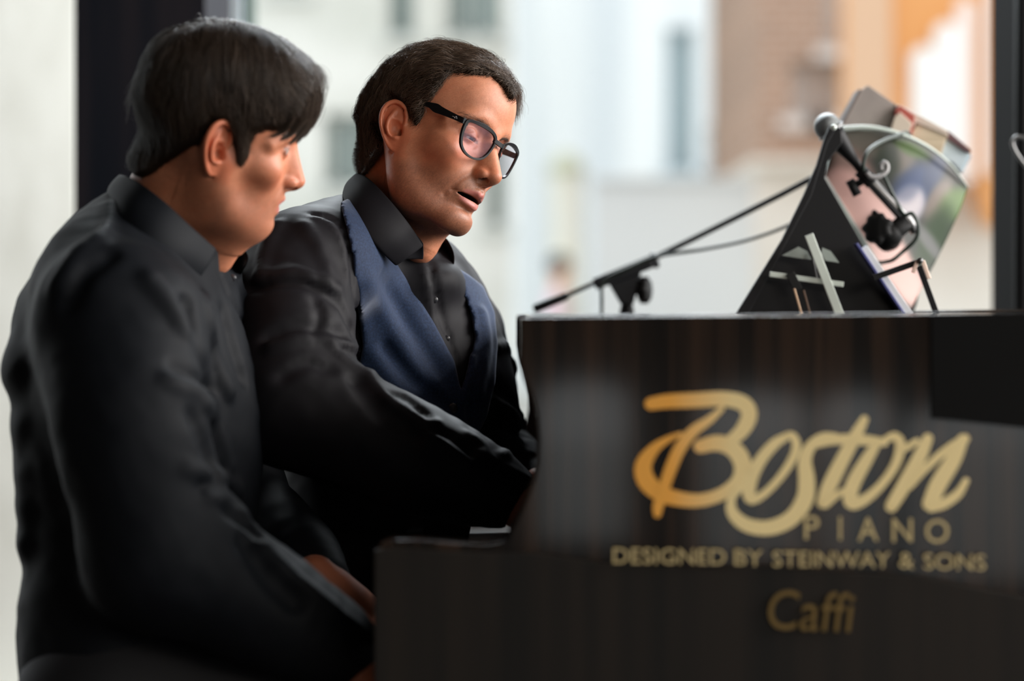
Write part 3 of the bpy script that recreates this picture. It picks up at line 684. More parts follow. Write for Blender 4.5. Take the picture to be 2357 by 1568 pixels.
mobj('pages', np.vstack([Vp, Vq]), [tuple(k for k in f) for f in Fm] + [tuple(N2 + k for k in f[::-1]) for f in Fm] + [(ring[i], N2 + ring[i], N2 + ring[(i + 1) % len(ring)], ring[(i + 1) % len(ring)]) for i in range(len(ring))], mat('page edges', (.42, .47, .42), .5), mg, True)
rim = spline([W(1935, 297, 3.385), W(2000, 294, 3.39), W(2070, 308, 3.40), W(2135, 338, 3.42), W(2188, 380, 3.45), W(2228, 431, 3.49)], 40)
MB().tube(rim, np.linspace(.0042, .0012, 40), 8).build('spine_edge', mat('grey green edge', (.40, .45, .41), .4), mg, True)
strip('inner_edge', (1898, 408), (2095, 727), 9, mat('grey edge', (.38, .40, .38), .5), 3.375, mg, .01)
strip('inner_edge', (1926, 462), (2078, 727), 5, mat('dark green edge', (.05, .10, .07), .5), 3.365, mg, .008)

# --- white paged book with a blue cover leaning inside the easel
bk = empty('book', tuple(W(2090, 727, 3.2)), label='slim book with a violet blue cover and white pages, leaning on the easel edge', cat='book')
strip('pages', (1988, 570), (2094, 727), 19, mat('white pages', (.80, .82, .86), .6), EA - .018, bk, .02)
strip('cover', (1972, 560), (2084, 727), 6, mat('violet blue cover', (.07, .08, .26), .4), EA - .020, bk, .024)

# --- folding wire book holder
hd = empty('book_holder', tuple(W(2150, 727, 3.17)), label='black folding wire holder with brass hinge plates clasping the magazine', cat='book holder')
strip('arm', (2010, 640), (2118, 602), 14, M_MBLK, 3.16, hd, .006); strip('leg', (2116, 612), (2158, 727), 13, M_MBLK, 3.165, hd, .006)
strip('hinge_plate', (2112, 600), (2102, 628), 9, mat('rosy brass', (.72, .52, .44), .35, .4), 3.155, hd, .003); strip('hinge_plate', (2124, 600), (2139, 642), 9, mat('pale brass', (.80, .62, .52), .35, .4), 3.155, hd, .003)
MB().tube([W(2118, 600, 3.15), W(2118, 600, 3.18)], .004, 12).build('pivot', M_STEEL, hd, True)

# --- books stacked behind the magazine
def block(name, pts, d, dep, m, parent=None): return MB().prism([W(a, b, d) for a, b in pts], (0, dep, 0)).build(name, m, parent, bevel=.001)
DBK = 3.52
g1 = empty('book', tuple(W(1990, 300, DBK)), label='grey-brown hardback standing tilted behind the microphone, tallest of the stack', cat='book')
block('cover', [(1938, 330), (1942, 285), (1982, 208), (1998, 196), (2062, 240), (2066, 262), (2030, 330)], 3.5, .05, noise_col(mat('taupe cloth', (.32, .27, .25), .7), (.29, .25, .23), (.36, .31, .28), 20, 3), g1)
block('spine', [(1932, 330), (1938, 282), (1978, 204), (1984, 208), (1944, 285), (1940, 330)], 3.495, .06, mat('dark taupe', (.14, .11, .10), .7), g1)
g2 = empty('book', tuple(W(2070, 290, DBK)), label='small red and cream paperback squeezed between two larger books', cat='book')
block('cover', [(2062, 250), (2072, 242), (2106, 266), (2100, 310), (2078, 330), (2052, 330)], 3.488, .03, mat('brick red cover', (.36, .07, .05), .5), g2)
block('pages', [(2044, 320), (2060, 268), (2072, 258), (2100, 284), (2085, 330), (2060, 340)], 3.484, .02, mat('cream pages', (.62, .52, .42), .7), g2)
g3 = empty('book', tuple(W(2130, 330, DBK)), label='thick paperback with yellowed tan page edges, middle of the stack', cat='book')
block('pages', [(2086, 330), (2112, 284), (2180, 312), (2160, 380), (2110, 352)], 3.50, .05, noise_col(mat('tan pages', (.62, .50, .34), .7), (.54, .43, .29), (.70, .58, .42), 8, 3, (1, 1, 30)), g3)
block('cover', [(2062, 240), (2075, 243), (2180, 300), (2184, 314), (2108, 282), (2090, 320), (2084, 316)], 3.497, .055, mat('pale beige cover', (.60, .50, .42), .6), g3)
g4 = empty('book', tuple(W(2200, 360, DBK)), label='pale blue book with a thin dark red cover edge, rightmost of the stack', cat='book')
block('pages', [(2178, 318), (2234, 352), (2214, 396), (2190, 372), (2156, 372)], 3.515, .05, noise_col(mat('pale blue pages', (.50, .60, .66), .6), (.44, .54, .60), (.58, .67, .72), 20, 3), g4)
block('cover', [(2176, 302), (2182, 300), (2234, 344), (2235, 352), (2224, 350), (2178, 318)], 3.51, .06, mat('dark red edge', (.10, .045, .05), .5), g4)
block('back_board', [(2178, 322), (2234, 356), (2236, 360), (2214, 400), (2210, 396)], 3.56, .012, mat('blue board', (.30, .42, .50), .5), g4)
# stand that carries the stack
tag(MB().prism([W(a, b, 3.51) for a, b in [(1945, 320), (1960, 326), (2060, 330), (2130, 372), (2160, 400), (2150, 480), (2110, 700), (2100, 727), (1990, 727), (2080, 640), (1930, 400)]], (0, .05, 0)).build('document_box', M_MBLK), 'black box file behind the magazine, carrying the stacked books', 'box file')

# --- right: dark pole and steel loop
pl = empty('lamp_post', tuple((W(2346, 0, 3.9)[0], 3.9, 0)), label='slim black pole at the right edge of the picture', cat='pole')
xp = W(2350, 0, 3.9)[0]
MB().tube([(xp + .004, 3.9, 0), (xp + .004, 3.9, W(0, 560, 3.9)[2]), (xp + .008, 3.9, 2.4)], [.018, .016, .012], 16).build('shaft', M_MBLK, pl, True)
MB().tube([(xp + .004, 3.9, 0), (xp + .004, 3.9, .02)], .14, 28).build('base', M_MBLK, pl, True)
lp = spline([W(2372, 395, 3.5), W(2350, 368, 3.5), W(2333, 340, 3.5), W(2332, 322, 3.5), W(2345, 315, 3.5), W(2372, 322, 3.5)], 30)
tag(MB().tube(lp, .003, 10).tube([W(2372, 322, 3.5), W(2390, 727, 3.5)], .003, 10).tube([W(2372, 395, 3.5), W(2390, 727, 3.5)], .003, 10).build('wire_hook', M_STEEL, smooth=True), 'bent steel wire loop at the right edge, on the piano', 'wire hook')
# ================================================================ people
def head_frame(yaw, pit, rol, org, sc):
    y, p, r = np.radians([yaw, pit, rol])
    f = np.array([math.cos(y) * math.cos(p), -math.sin(y) * math.cos(p), -math.sin(p)])
    s = np.array([-math.sin(y), -math.cos(y), 0.]); u = np.cross(s, f); u = u if u[2] > 0 else -u
    s2 = math.cos(r) * s + math.sin(r) * u; u2 = math.cos(r) * u - math.sin(r) * s
    R = np.stack([f, s2, u2], 1)
    return R, np.array(org, float), sc * .01
def to_world(fr, P): return (fr[0] @ np.asarray(P, float).T).T * fr[2] + fr[1]
def to_local(fr, P): return (np.asarray(P, float) - fr[1]) @ fr[0] / fr[2]

def rotm(deg, ax):
    return np.array(Matrix.Rotation(math.radians(deg), 3, ax))

def make_head(v, K):
    """skull, face and jaw on the grid v, in centimetres: x forward, y to the side, z up, eyes at z=0"""
    v.ell((-.5, 0, 3.9), (9.6, 7.5, 8.0), 1)
    v.ell((2.9, 0, 4.4), (6.1, 6.3, 6.2), 2)               # forehead
    v.ell((3.9, 0, -2.6), (5.0, 5.9, 6.6), 2.5)            # mid face
    v.ell((3.8, 0, -7.0), (4.9, 5.0, 4.2), 1.8)            # jaw mass
    v.ell((7.7, 0, -10.3), (1.85, 2.1, 1.6), 1.8)         # chin
    for q in (1, -1):
        v.chain([(1.0, q * 5.5, -3.2), (1.8, q * 5.05, -7.0), (4.2, q * 3.8, -9.5), (7.2, q * 1.5, -10.9)], [1.2, 1.15, 1.15, 1.1], 2.0)
        v.ell((5.2, q * 4.9, -2.6), (2.6, 1.7, 1.7), 1.8)  # cheekbone
        v.chain([(8.2, q * .9, 1.8), (8.05, q * 2.8, 2.4), (7.0, q * 4.7, 1.9), (5.5, q * 5.8, .6)], [.75, .75, .7, .6], 1.3)   # brow
        v.bump((7.2, q * 4.2, -4.6), (2.2, 2.0, 1.6), .35 * K.get('cheek', 1))
    for q in (1, -1): v.cone((-1.2, q * 4.7, -3.2), (1.6, q * 2.9, -9.6), 2.0, 1.9, 4.0)
    v.ell((7.0, 0, -6.3), (2.75, 3.0, 2.7), 1.4)           # muzzle
    for q in (1, -1):
        v.bump((8.9, q * 3.0, .2), (1.5, 1.5, 1.25), -1.15)      # eye sockets
        v.bump((8.6, q * 1.3, .3), (1.2, .55, 1.0), -.35)
        v.bump((6.2, q * 6.6, 3.4), (2.4, 2.0, 2.4), -.35)       # temples
        v.bump((4.5, q * 5.9, -6.0), (2.4, 1.6, 2.2), -.25)
    v.core = v.D.copy()
    # eyelids over the eyeball
    for q in (1, -1):
        v.ell((7.05, q * 3.15, 0.0), (1.38, 1.5, 1.3), .35)
        zo = K.get('gaze', 0.)
        v.crease([(7.9, q * 2.0, .55 + zo), (8.55, q * 3.1, 1.0 + zo * .6), (7.5, q * 4.6, .35 + zo)], .16, .22)
        v.crease([(8.1, q * 1.9, -1.0), (8.3, q * 3.0, -1.45), (7.3, q * 4.4, -1.1)], .25, .12)
    # nose
    hx = K.get('nose', 0.)
    v.chain([(8.45, 0, 1.2), (8.75, 0, .2), (9.75, 0, -1.6), (10.75 + hx, 0, -3.1), (11.15 + hx, 0, -3.9)], [.8, .72, .8, .85, .98], .9)
    v.chain([(8.6, 0, -.5), (9.3, 0, -2.6), (9.8, 0, -4.1)], [.9, 1.3, 1.45], .8)
    for q in (1, -1):
        v.ell((9.85, q * 1.3, -4.15), (1.0, .62, .72), .45)
        v.bump((9.9, q * 2.15, -4.1), (.9, .35, 1.0), -.14)
        v.ell((10.35, q * .92, -4.85), (.72, .40, .62), .15, rotm(-22 * q, 'Z'), 'cut')
        v.crease([(10.9, q * 1.25, -3.4), (10.1, q * 1.6, -3.45), (9.3, q * 1.9, -4.0)], .22, .1)
    v.bump((10.9, 0, -5.05), (.6, .3, .35), .12)           # columella
    # lips
    op = K.get('open', .12)
    for q in (1, -1):
        v.chain([(7.6, q * 2.7, -7.0), (8.9, q * 1.6, -6.72), (9.72, q * .6, -6.50), (9.72, 0, -6.58)], [.12, .30, .42, .40], .35)
        v.chain([(7.6, q * 2.6, -7.3), (8.7, q * 1.6, -7.6 - op), (9.25, q * .6, -7.85 - op), (9.3, 0, -7.85 - op)], [.12, .3, .42, .44], .35)
        v.crease([(8.7, q * 2.1, -7.2), (8.2, q * 2.6, -7.2), (7.7, q * 3.0, -7.4)], .16, .18)
        v.bump((8.0, q * 3.0, -7.3), (.7, .5, .7), -.14)
        v.crease([(9.2, q * 2.0, -4.4), (8.6, q * 2.9, -5.6), (7.9, q * 3.4, -7.0), (7.2, q * 3.5, -8.2)], .32, .15 * K.get('fold', 1))
        v.bump((8.7, q * .0, -9.1), (1.1, 2.0, .55), -.13)
        v.bump((9.9, q * .45, -5.9), (.5, .16, .7), .05)
    v.ell((8.5, 0, -7.2 - op * .45), (2.4, 2.6, .06 + op * .52), .07, mode='cut')
    v.crease([(10.0, 0, -5.3), (10.1, 0, -6.3)], .28, .13)   # philtrum
    for q in (1, -1):
        for dz in K.get('wrinkle', []):
            v.crease([(6.6, q * 5.1, .1 + dz * .5), (5.6, q * 5.8, .2 + dz)], .13, .06, 2)
    if K.get('frown'):
        for dy in (-.45, .45, 1.0): v.crease([(8.9, dy, 1.3), (9.0, dy * 1.15, 2.6)], .13, .09, 2)
    v.bump((8.9, 0, -10.4), (1.2, 1.6, 1.0), .12)

def make_ear(v, q, K):
    """ear in its own frame: x back, y up, z outward"""
    es = K.get('ear', 1.0)
    a = math.radians(K.get('flare', 24)); t = math.radians(K.get('ear_tilt', 8))
    e1 = np.array([-math.cos(a), q * math.sin(a), 0]); e2 = np.array([0, 0, 1.]); e3 = np.cross(e1, e2) * -q
    if e3[1] * q < 0: e3 = -e3
    x1 = e1 * math.cos(t) - e2 * math.sin(t) * -1 * 0 ; 
    e1r = e1 * math.cos(t) - e2 * math.sin(t); e2r = e1 * math.sin(t) + e2 * math.cos(t)
    O = np.array([K.get('ear_x', 1.0), q * K.get('ear_s', 6.55), K.get('ear_z', -1.5)])
    def E(x, y, z): return O + es * (e1r * x + e2r * y + e3 * z)
    M = np.stack([e1r, e2r, e3], 1)
    def L(P): return [E(*p) for p in P]
    v.ell(E(1.75, .6, .1), np.array((1.55, 2.35, .42)) * es, .3, M)
    v.ell(E(1.25, -1.75, .15), np.array((.95, 1.15, .36)) * es, .4, M)
    v.ell(E(1.2, .0, -.6), np.array((.9, 1.5, .9)) * es, .6, M)
    v.bump(E(1.9, .9, .5), np.array((1.0, 1.7, .5)) * es, -.18, M)
    v.chain(L([(.55, -.1, .2), (.25, .7, .42), (.3, 1.6, .5), (.8, 2.55, .5), (1.7, 3.0, .5), (2.7, 2.55, .55), (3.2, 1.5, .55), (3.15, .3, .5), (2.75, -.9, .42), (2.2, -1.9, .3), (1.5, -2.65, .22), (.8, -2.6, .2)]),
            np.array([.2, .24, .26, .28, .3, .3, .28, .26, .24, .24, .24, .22]) * es, .16, 34)
    v.chain(L([(1.35, -1.25, .5), (1.95, -.95, .55), (2.35, -.2, .6), (2.3, .7, .55), (1.9, 1.5, .4), (1.6, 2.1, .25)]), np.array([.2, .26, .3, .28, .24, .16]) * es, .3, 18)
    v.chain(L([(2.2, .9, .4), (1.6, 1.0, .35), (.9, .95, .25)]), np.array([.2, .18, .12]) * es, .25, 10)
    v.ell(E(1.3, -.2, .62), np.array((.78, 1.0, .82)) * es, .22, M, 'cut')
    v.ell(E(.75, -.55, .3), np.array((.4, .5, .9)) * es, .2, M, 'cut')
    v.ell(E(.2, -.45, .25), np.array((.34, .55, .3)) * es, .4, M)      # tragus
    v.ell(E(1.15, -1.35, .48), np.array((.42, .26, .28)) * es, .25, M)   # antitragus
    v.crease(L([(-.05, -1.3, .15), (.25, -2.3, .0), (.9, -3.05, -.1), (1.7, -2.9, -.1)]), .22 * es, .26, 10)
    v.crease(L([(.7, 2.1, .5), (1.7, 2.45, .5), (2.5, 2.1, .5), (2.8, 1.2, .5), (2.75, .3, .5), (2.4, -.7, .45)]), .2 * es, .24, 16)

def skin_cols(P, K, mirror=True):
    """skin colour: lips, stubble, blush, plus painted shade in mouth and nostrils; P local cm"""
    n = len(P); base = np.array(K['skin']); c = np.tile(base, (n, 1)); x, y, z = P[:, 0], np.abs(P[:, 1]), P[:, 2]
    def mixc(m, col):
        nonlocal c
        m = np.clip(m, 0, 1)[:, None]; c = c * (1 - m) + np.array(col) * m
    nz = wave(P, .9, 3); n2 = wave(P, 4.0, 5, 2)
    c = c * (1 + .07 * nz + .05 * n2)[:, None] * (1 + np.random.default_rng(3).normal(0, .05, (n, 1)) * [.6, 1, 1.1]); blot = np.clip(wave(P, 1.6, 19), 0, 1)[:, None] * .35; c = c * (1 - blot) + c * blot * [1.06, .86, .80]
    def g(cx, cy, cz, rx, ry, rz): return np.exp(-(((x - cx) / rx) ** 2 + ((y - cy) / ry) ** 2 + ((z - cz) / rz) ** 2))
    red = np.array(base) * [1.04, .76, .68]
    mixc(.7 * g(6.5, 4.6, -3.4, 2.6, 1.8, 1.6), red); mixc(.7 * g(10.8, 0, -4.0, 1.6, 1.8, 1.2), red)
    ear = (x < 1.8) & (x > -3.8) & (z > -5.6) & (z < 2.4) & (y > 6.9)
    mixc(.75 * ear * np.clip((y - 6.9) / .5, 0, 1), red)
    st = np.clip((-4.6 - z + .18 * (x - 6)) / 1.3, 0, 1) * np.clip((z + 14.5) / 2.0, 0, 1) * np.clip((x - .3) / 1.5, 0, 1)
    st = st * (1 - .7 * g(7.2, 4.3, -5.2, 1.4, 2, 1.2))
    spk = np.clip(.5 + .35 * np.random.default_rng(7).normal(size=n), 0, 1)
    mixc(K.get('stubble', .5) * st * (.55 + .45 * spk), np.array(base) * [.40, .42, .46])
    mo = K.get('open', .12)
    eq = np.sqrt(((x - 8.5) / 2.4) ** 2 + (y / 2.6) ** 2 + ((z + 7.2 + mo * .45) / (.06 + mo * .52)) ** 2)
    inside = (eq < 1.08) * np.clip((9.3 - .12 * y * y - x) / .25, 0, 1) * (y < 2.4)
    nostril_shade = np.exp(-(((x - 10.35) / .62) ** 2 + ((y - .86) / .34) ** 2 + ((z + 4.62) / .5) ** 2) ** 3)
    # lips
    ll = np.exp(-((z + 6.72 + .16 * np.maximum(y - .6, 0) ** 1.2) / (.40 - .06 * y)) ** 4) + np.exp(-((z + 7.72 + K.get('open', .1) - .22 * np.maximum(y - .6, 0)) / (.46 - .06 * y)) ** 4)
    lm = np.clip(ll, 0, 1) * np.clip((2.35 - y) / .3, 0, 1) * np.clip((x - 8.2) / .4, 0, 1)
    mixc(.85 * lm, K.get('lip', (.43, .135, .115)))
    mixc(inside, (.03, .01, .01)); mixc(.95 * nostril_shade, (.05, .015, .012))  # recess shade painted dark into the open mouth and nostrils
    gz, slt = K.get('gaze', 0.), K.get('slit', .42)
    mixc(.85 * np.exp(-(np.maximum(np.abs(z - gz - .04) - slt, 0) / .10) ** 2) * np.clip((1.45 - np.abs(y - 3.2)) / .15, 0, 1) * (x > 7.3) * (x < 9.2), (.07, .035, .025))
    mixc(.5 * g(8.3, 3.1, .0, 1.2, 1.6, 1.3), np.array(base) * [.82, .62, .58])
    return np.clip(c, 0, 1)

def skin_mat(name):
    m = mat(name, (.6, .35, .25), .47, spec=.42)
    n = m.node_tree; b = n.nodes['Principled BSDF']
    a = n.nodes.new('ShaderNodeVertexColor'); a.layer_name = 'Col'; n.links.new(a.outputs[0], b.inputs['Base Color'])
    b.inputs['Subsurface Weight'].default_value = .12; b.inputs['Subsurface Radius'].default_value = (1, .35, .2); b.inputs['Subsurface Scale'].default_value = .006
    t = n.nodes.new('ShaderNodeTexCoord'); z = n.nodes.new('ShaderNodeTexNoise'); z.inputs['Scale'].default_value = 700; z.inputs['Detail'].default_value = 3
    z2 = n.nodes.new('ShaderNodeTexNoise'); z2.inputs['Scale'].default_value = 110; ad = n.nodes.new('ShaderNodeMath'); ad.operation = 'ADD'
    bp = n.nodes.new('ShaderNodeBump'); bp.inputs['Strength'].default_value = .22; bp.inputs['Distance'].default_value = .0006
    n.links.new(t.outputs['Object'], z.inputs['Vector']); n.links.new(t.outputs['Object'], z2.inputs['Vector'])
    n.links.new(z.outputs['Fac'], ad.inputs[0]); n.links.new(z2.outputs['Fac'], ad.inputs[1]); n.links.new(ad.outputs[0], bp.inputs['Height']); n.links.new(bp.outputs[0], b.inputs['Normal'])
    return m

def hair_mat(name, c1, c2):
    m = mat(name, c1, .40, spec=.42); m['c1'] = c1; m['c2'] = c2; a = m.node_tree.nodes.new('ShaderNodeVertexColor'); a.layer_name = 'Col'
    m.node_tree.links.new(a.outputs[0], m.node_tree.nodes['Principled BSDF'].inputs['Base Color']); return m
def hair_cols(m, n, per, rng, key=None):
    a, b = np.array(m['c1'][:]), np.array(m['c2'][:]); t = rng.random(n) ** 1.6
    if key is not None: t = np.clip(.55 * t + .45 * (.5 + .8 * key), 0, 1)
    return np.repeat(a * (1 - t[:, None]) + b * t[:, None], per, axis=0)

def cap_thick(P, fr, poly, K):
    """signed pixel distance inside the hairline, mirrored so both sides of the head agree"""
    Q = P.copy(); Q[:, 1] = np.abs(Q[:, 1]); x, y = proj(to_world(fr, Q)); return -poly_sd(x, y, poly)

def strands(hv, roots, dirf, rng, nseg, seg, fly, lift0, lift1, curl, rad, fr, gravity=0.0, clump=.12):
    """hairs that creep along the surface of grid hv; returns a mesh of thin three-sided tubes in world space"""
    P = roots.copy(); n = len(P); path = [P.copy()]; ln = rng.uniform(.65, 1.0, n)
    lift = lift0 + (lift1 - lift0) * rng.random(n) ** 1.5 + clump * np.maximum(wave(roots, 1.1, 77), -.2); fl = rng.random(n) < fly; lift = lift + fl * rng.uniform(.15, .6, n)
    jit = rng.normal(0, .18, (n, 3)); cl = wave(roots, .9, 21) ; off = rng.uniform(0, 6.28, n)
    for k in range(nseg):
        d = dirf(P) + jit + curl * np.stack([np.sin(off + k * .9 + cl * 4), np.cos(off * 1.3 + k * .7 + cl * 5), np.sin(off + k * .8 + cl * 3)], 1)
        d[:, 2] -= gravity * k / nseg
        g = hv.grad(P); d -= g * (d * g).sum(1)[:, None] * .9
        d /= np.linalg.norm(d, axis=1)[:, None] + 1e-9
        P = P + d * (seg * ln)[:, None]
        sd = hv.sample(P); tgt = lift * min(1, (k + 1) / 2.5)
        g = hv.grad(P); P = P + g * ((tgt - sd) * .75)[:, None] * (np.abs(sd) < 2.5)[:, None]
        path.append(P.copy())
    S = np.stack(path, 1); return S

def tubes(S, rad, fr, taper=True):
    n, m, _ = S.shape; T = np.gradient(S, axis=1); T /= np.linalg.norm(T, axis=2)[..., None] + 1e-9
    a = np.array([.3, .9, .3]); u = np.cross(T, a); u /= np.linalg.norm(u, axis=2)[..., None] + 1e-9; v = np.cross(T, u)
    r = np.asarray(rad).reshape(-1, 1) * (np.linspace(1, .25, m)[None] if taper else np.ones((1, m)))
    V = np.stack([S + r[..., None] * (u * math.cos(t) + v * math.sin(t)) for t in (0, 2.094, 4.189)], 2)  # n,m,3,3
    base = (np.arange(n)[:, None] * m + np.arange(m - 1)[None]) * 3
    Fc = np.stack([np.stack([base + k, base + (k + 1) % 3, base + 3 + (k + 1) % 3, base + 3 + k], -1) for k in range(3)], 2).reshape(-1, 4)
    V = V.reshape(-1, 3)
    return (to_world(fr, V) if fr is not None else V), Fc
FAST = False
HH = .22 if FAST else .15

POLY_L = [(282,418),(285,360),(286,300),(284,230),(300,180),(328,122),(378,72),(450,38),(520,32),(600,58),(680,108),(728,158),(735,190),(722,235),(712,262),
          (700,278),(660,300),(613,300),(586,310),(577,333),(571,360),(558,385),(546,377),(540,337),(529,312),(518,288),(490,283),(468,310),(450,334),(433,342),(384,374),(353,397),(315,412)]
POLY_P = [(829,405),(819,366),(824,331),(814,290),(819,239),(827,197),(850,159),(892,124),(950,107),(1002,104),(1048,115),(1097,133),(1145,147),(1183,176),(1202,219),(1196,251),
          (1176,240),(1171,232),(1152,200),(1127,178),(1098,177),(1072,173),(1041,172),(1025,188),(1012,207),(996,229),(980,242),(983,258),(970,283),(955,298),
          (945,275),(932,248),(915,229),(900,222),(882,230),(868,250),(868,280),(876,302),(885,325),(880,347),(865,372),(846,398)]

KL = dict(yaw=-16.9, pit=14.8, rol=-16.0, org=(-.3211, 2.68, 1.2031), sc=.892, ear=1.18, ear_x=.3, ear_tilt=2, flare=30, ear_s=6.5, open=.35, gaze=.0,
          skin=(.52, .20, .110), stubble=.5, cheek=1.1, fold=.7, nose=-.1, poly=POLY_L)
KP = dict(yaw=35.5, pit=12.0, rol=17.1, org=(-.0938, 3.0, 1.2195), sc=.9555, ear=1.08, ear_x=.55, ear_z=-1.75, ear_tilt=12, flare=28, ear_s=6.65, open=.5, gaze=-.45, slit=.17, lookd=24, brow_dz=-.55, brow_n=230, wrinkle=[-.5, 0, .5], frown=1, fold=1.3,
          skin=(.52, .205, .110), stubble=.82, cheek=1.0, nose=.0, poly=POLY_P)

def eyes(K, fr, person):
    for q in (1, -1):
        c = np.array([7.05, q * 3.15, 0.0]); n = 28; m = 18
        mb = MB(); mb.sphere((0, 0, 0), 1.24, n, m, np.array([[0, 0, 1], [0, 1, 0], [-1, 0, 0]])); V = np.vstack(mb.V)
        R = rotm(K.get('look', 0), 'Z') @ rotm(K.get('lookd', 0), 'Y'); V2 = V @ R.T + c
        ang = np.degrees(np.arccos(np.clip(V[:, 0] / 1.24, -1, 1)))
        col = np.tile(np.array([.42, .35, .31]), (len(V), 1)); col[ang < 29] = (.05, .028, .018); col[ang < 12] = (.005, .005, .005)
        mobj('eye', to_world(fr, V2), mb.F, M_EYE, person, col=col)

def build_head(K, person_name, label, group=None):
    fr = head_frame(K['yaw'], K['pit'], K['rol'], K['org'], K['sc'])
    v = Vol((-16.6, -10.6, -19), (13.6, 10.6, 14), HH)
    make_head(v, K)
    # neck, given in the world
    nk = to_local(fr, K['neck'])
    v.chain(nk, K['neck_r'], 3.4, 10)
    ad = to_local(fr, K['throat']); v.cone(ad[0], ad[1], 2.4, 2.0, 3.5); v.core = v.D.copy()
    for q in (1, -1):
        # the slit between the lids
        zo = K['gaze']; sl = K.get('slit', .42)
        v.ell((8.4, q * 3.2, zo), (1.1, 1.28, sl), .12, mode='cut')
        v.crease([(7.6, q * 1.9, zo - .1), (8.5, q * 3.0, zo + sl + .1), (7.5, q * 4.45, zo + .05)], .13, -.1)
        make_ear(v, q, K)
    V, Q = v.mesh()
    keep = None
    me_cols = skin_cols(V, K)
    return fr, v, V, Q, me_cols

def hair_grid(K, fr, v, T, hmin=.25):
    """volume of the hair over the bare head: thickness T(P) within the hairline"""
    h = Vol((-16.5, -11, -11), (15, 11, 15.5), hmin)
    X, Y, Z = np.meshgrid(*h.ax, indexing='ij'); P = np.stack([X.ravel(), Y.ravel(), Z.ravel()], 1)
    b = v.D; v.D = v.core; base = v.sample(P); v.D = b
    out = np.maximum(0, np.maximum(P[:, 2] - 13.8, 0)); base = base + out
    m = cap_thick(P, fr, K['poly'], K)                     # px inside the hairline
    for rule in K.get('rules', []): m = np.maximum(m, rule(P[:, 0], np.abs(P[:, 1]), P[:, 2]) * 16)
    ramp = np.clip(m / 16.0, -1.2, 1)
    t = T(P) * np.clip(ramp, 0, 1) ** .6 + np.minimum(ramp, 0) * .9 - .05
    h.D = (base - t).reshape(h.D.shape).astype(f32); h.mask = m.reshape(h.D.shape)
    return h

def hair_object(K, fr, h, person, dirf, cfg, m_hair, seed=1):
    rng = np.random.default_rng(seed)
    h2 = Vol(h.lo, h.lo + h.h * (h.n - 1), h.h); h2.n = h.n; h2.ax = h.ax; h2.D = h.D + .30
    V, Q = h2.mesh()
    hm = Vol(h.lo, h.lo + h.h, h.h); hm.n = h.n; hm.ax = h.ax; hm.D = h.mask
    # comb grooves into the cap
    V = V + h2.grad(V) * (.05 * wave(V * [1, 2.2, .6], 2.2, 4))[:, None]
    parts_V = [to_world(fr, V)]; parts_F = [Q[:, ::-1]]; nb = len(V); cols = [np.tile(np.array(m_hair['c1'][:]) * .8, (nb, 1))]
    mk = hm.sample(V)
    idx = np.flatnonzero(mk > cfg.get('edge', 2)); n = cfg['n'] // (4 if FAST else 1)
    roots = V[rng.choice(idx, n)] + rng.normal(0, .12, (n, 3))
    S = strands(h, roots, dirf, rng, cfg['nseg'], cfg['seg'], cfg['fly'], cfg['l0'], cfg['l1'], cfg['curl'], None, fr, cfg.get('grav', 0), cfg.get('clump', .12))
    if 'trim' in cfg: S = cfg['trim'](S, rng)
    r = rng.uniform(.7, 1.3, len(S)) * cfg['r'] * (2.0 if FAST else 1)
    extra = cfg.get('extra')
    tV, tF = tubes(S, r, fr)
    parts_V.append(tV); parts_F.append(tF + nb); nb += len(tV); cols.append(hair_cols(m_hair, len(S), len(tV) // len(S), rng, wave(roots * [1, 1.5, .4], 2.2, 9, 2)))
    if extra is not None:
        S2, r2 = extra(rng, h); tV, tF = tubes(S2, r2, fr); parts_V.append(tV); parts_F.append(tF + nb); cols.append(hair_cols(m_hair, len(S2), len(tV) // len(S2), rng))
    o = mobj('hair', np.vstack(parts_V), np.vstack(parts_F), m_hair, person, col=np.vstack(cols))
    o.data.materials.append(M_SCALP); mi = np.zeros(len(o.data.polygons), np.int32); mi[:len(Q)] = 1; o.data.polygons.foreach_set('material_index', mi)
    return o

M_SCALP = mat('hair underlayer', (.018, .012, .008), .8, spec=.08)
M_EYE = mat('eyeball', (.7, .65, .6), .12)
_n = M_EYE.node_tree; _a = _n.nodes.new('ShaderNodeVertexColor'); _a.layer_name = 'Col'; _n.links.new(_a.outputs[0], _n.nodes['Principled BSDF'].inputs['Base Color'])
M_SKIN = skin_mat('skin')
M_HAIR_L = hair_mat('dark brown hair', (.016, .010, .007), (.09, .059, .039))
M_HAIR_P = hair_mat('greying brown hair', (.028, .018, .012), (.165, .108, .072))

def eyebrows(K, fr, v, person, m):
    rng = np.random.default_rng(5); S = []
    for q in (1, -1):
        base = spline([(8.95, q * 1.2, 2.0), (8.8, q * 2.6, 2.55), (7.7, q * 4.4, 2.45), (6.7, q * 5.2, 1.9)], 60)
        for i in range(K.get('brow_n', 420)):
            t = rng.random(); p = base[int(t * 59)] + rng.normal(0, .16, 3) * [.3, .8, 1] + (0, 0, K.get('brow_dz', 0))
            d = np.array([-.35 - .5 * t, q * .8, .35 - .8 * t]) + rng.normal(0, .15, 3)
            S.append([p + d * .16 * k for k in range(5)])
    S = np.array(S); n, k, _ = S.shape; P = S.reshape(-1, 3)
    for _ in range(2):
        sd = v.sample(P); g = v.grad(P); P = P - g * (sd - .07)[:, None]
    V, Fq = tubes(P.reshape(n, k, 3), np.full(n, .016), fr)
    mobj('eyebrows', V, Fq, m, person, col=hair_cols(m, n, len(V) // n, rng))
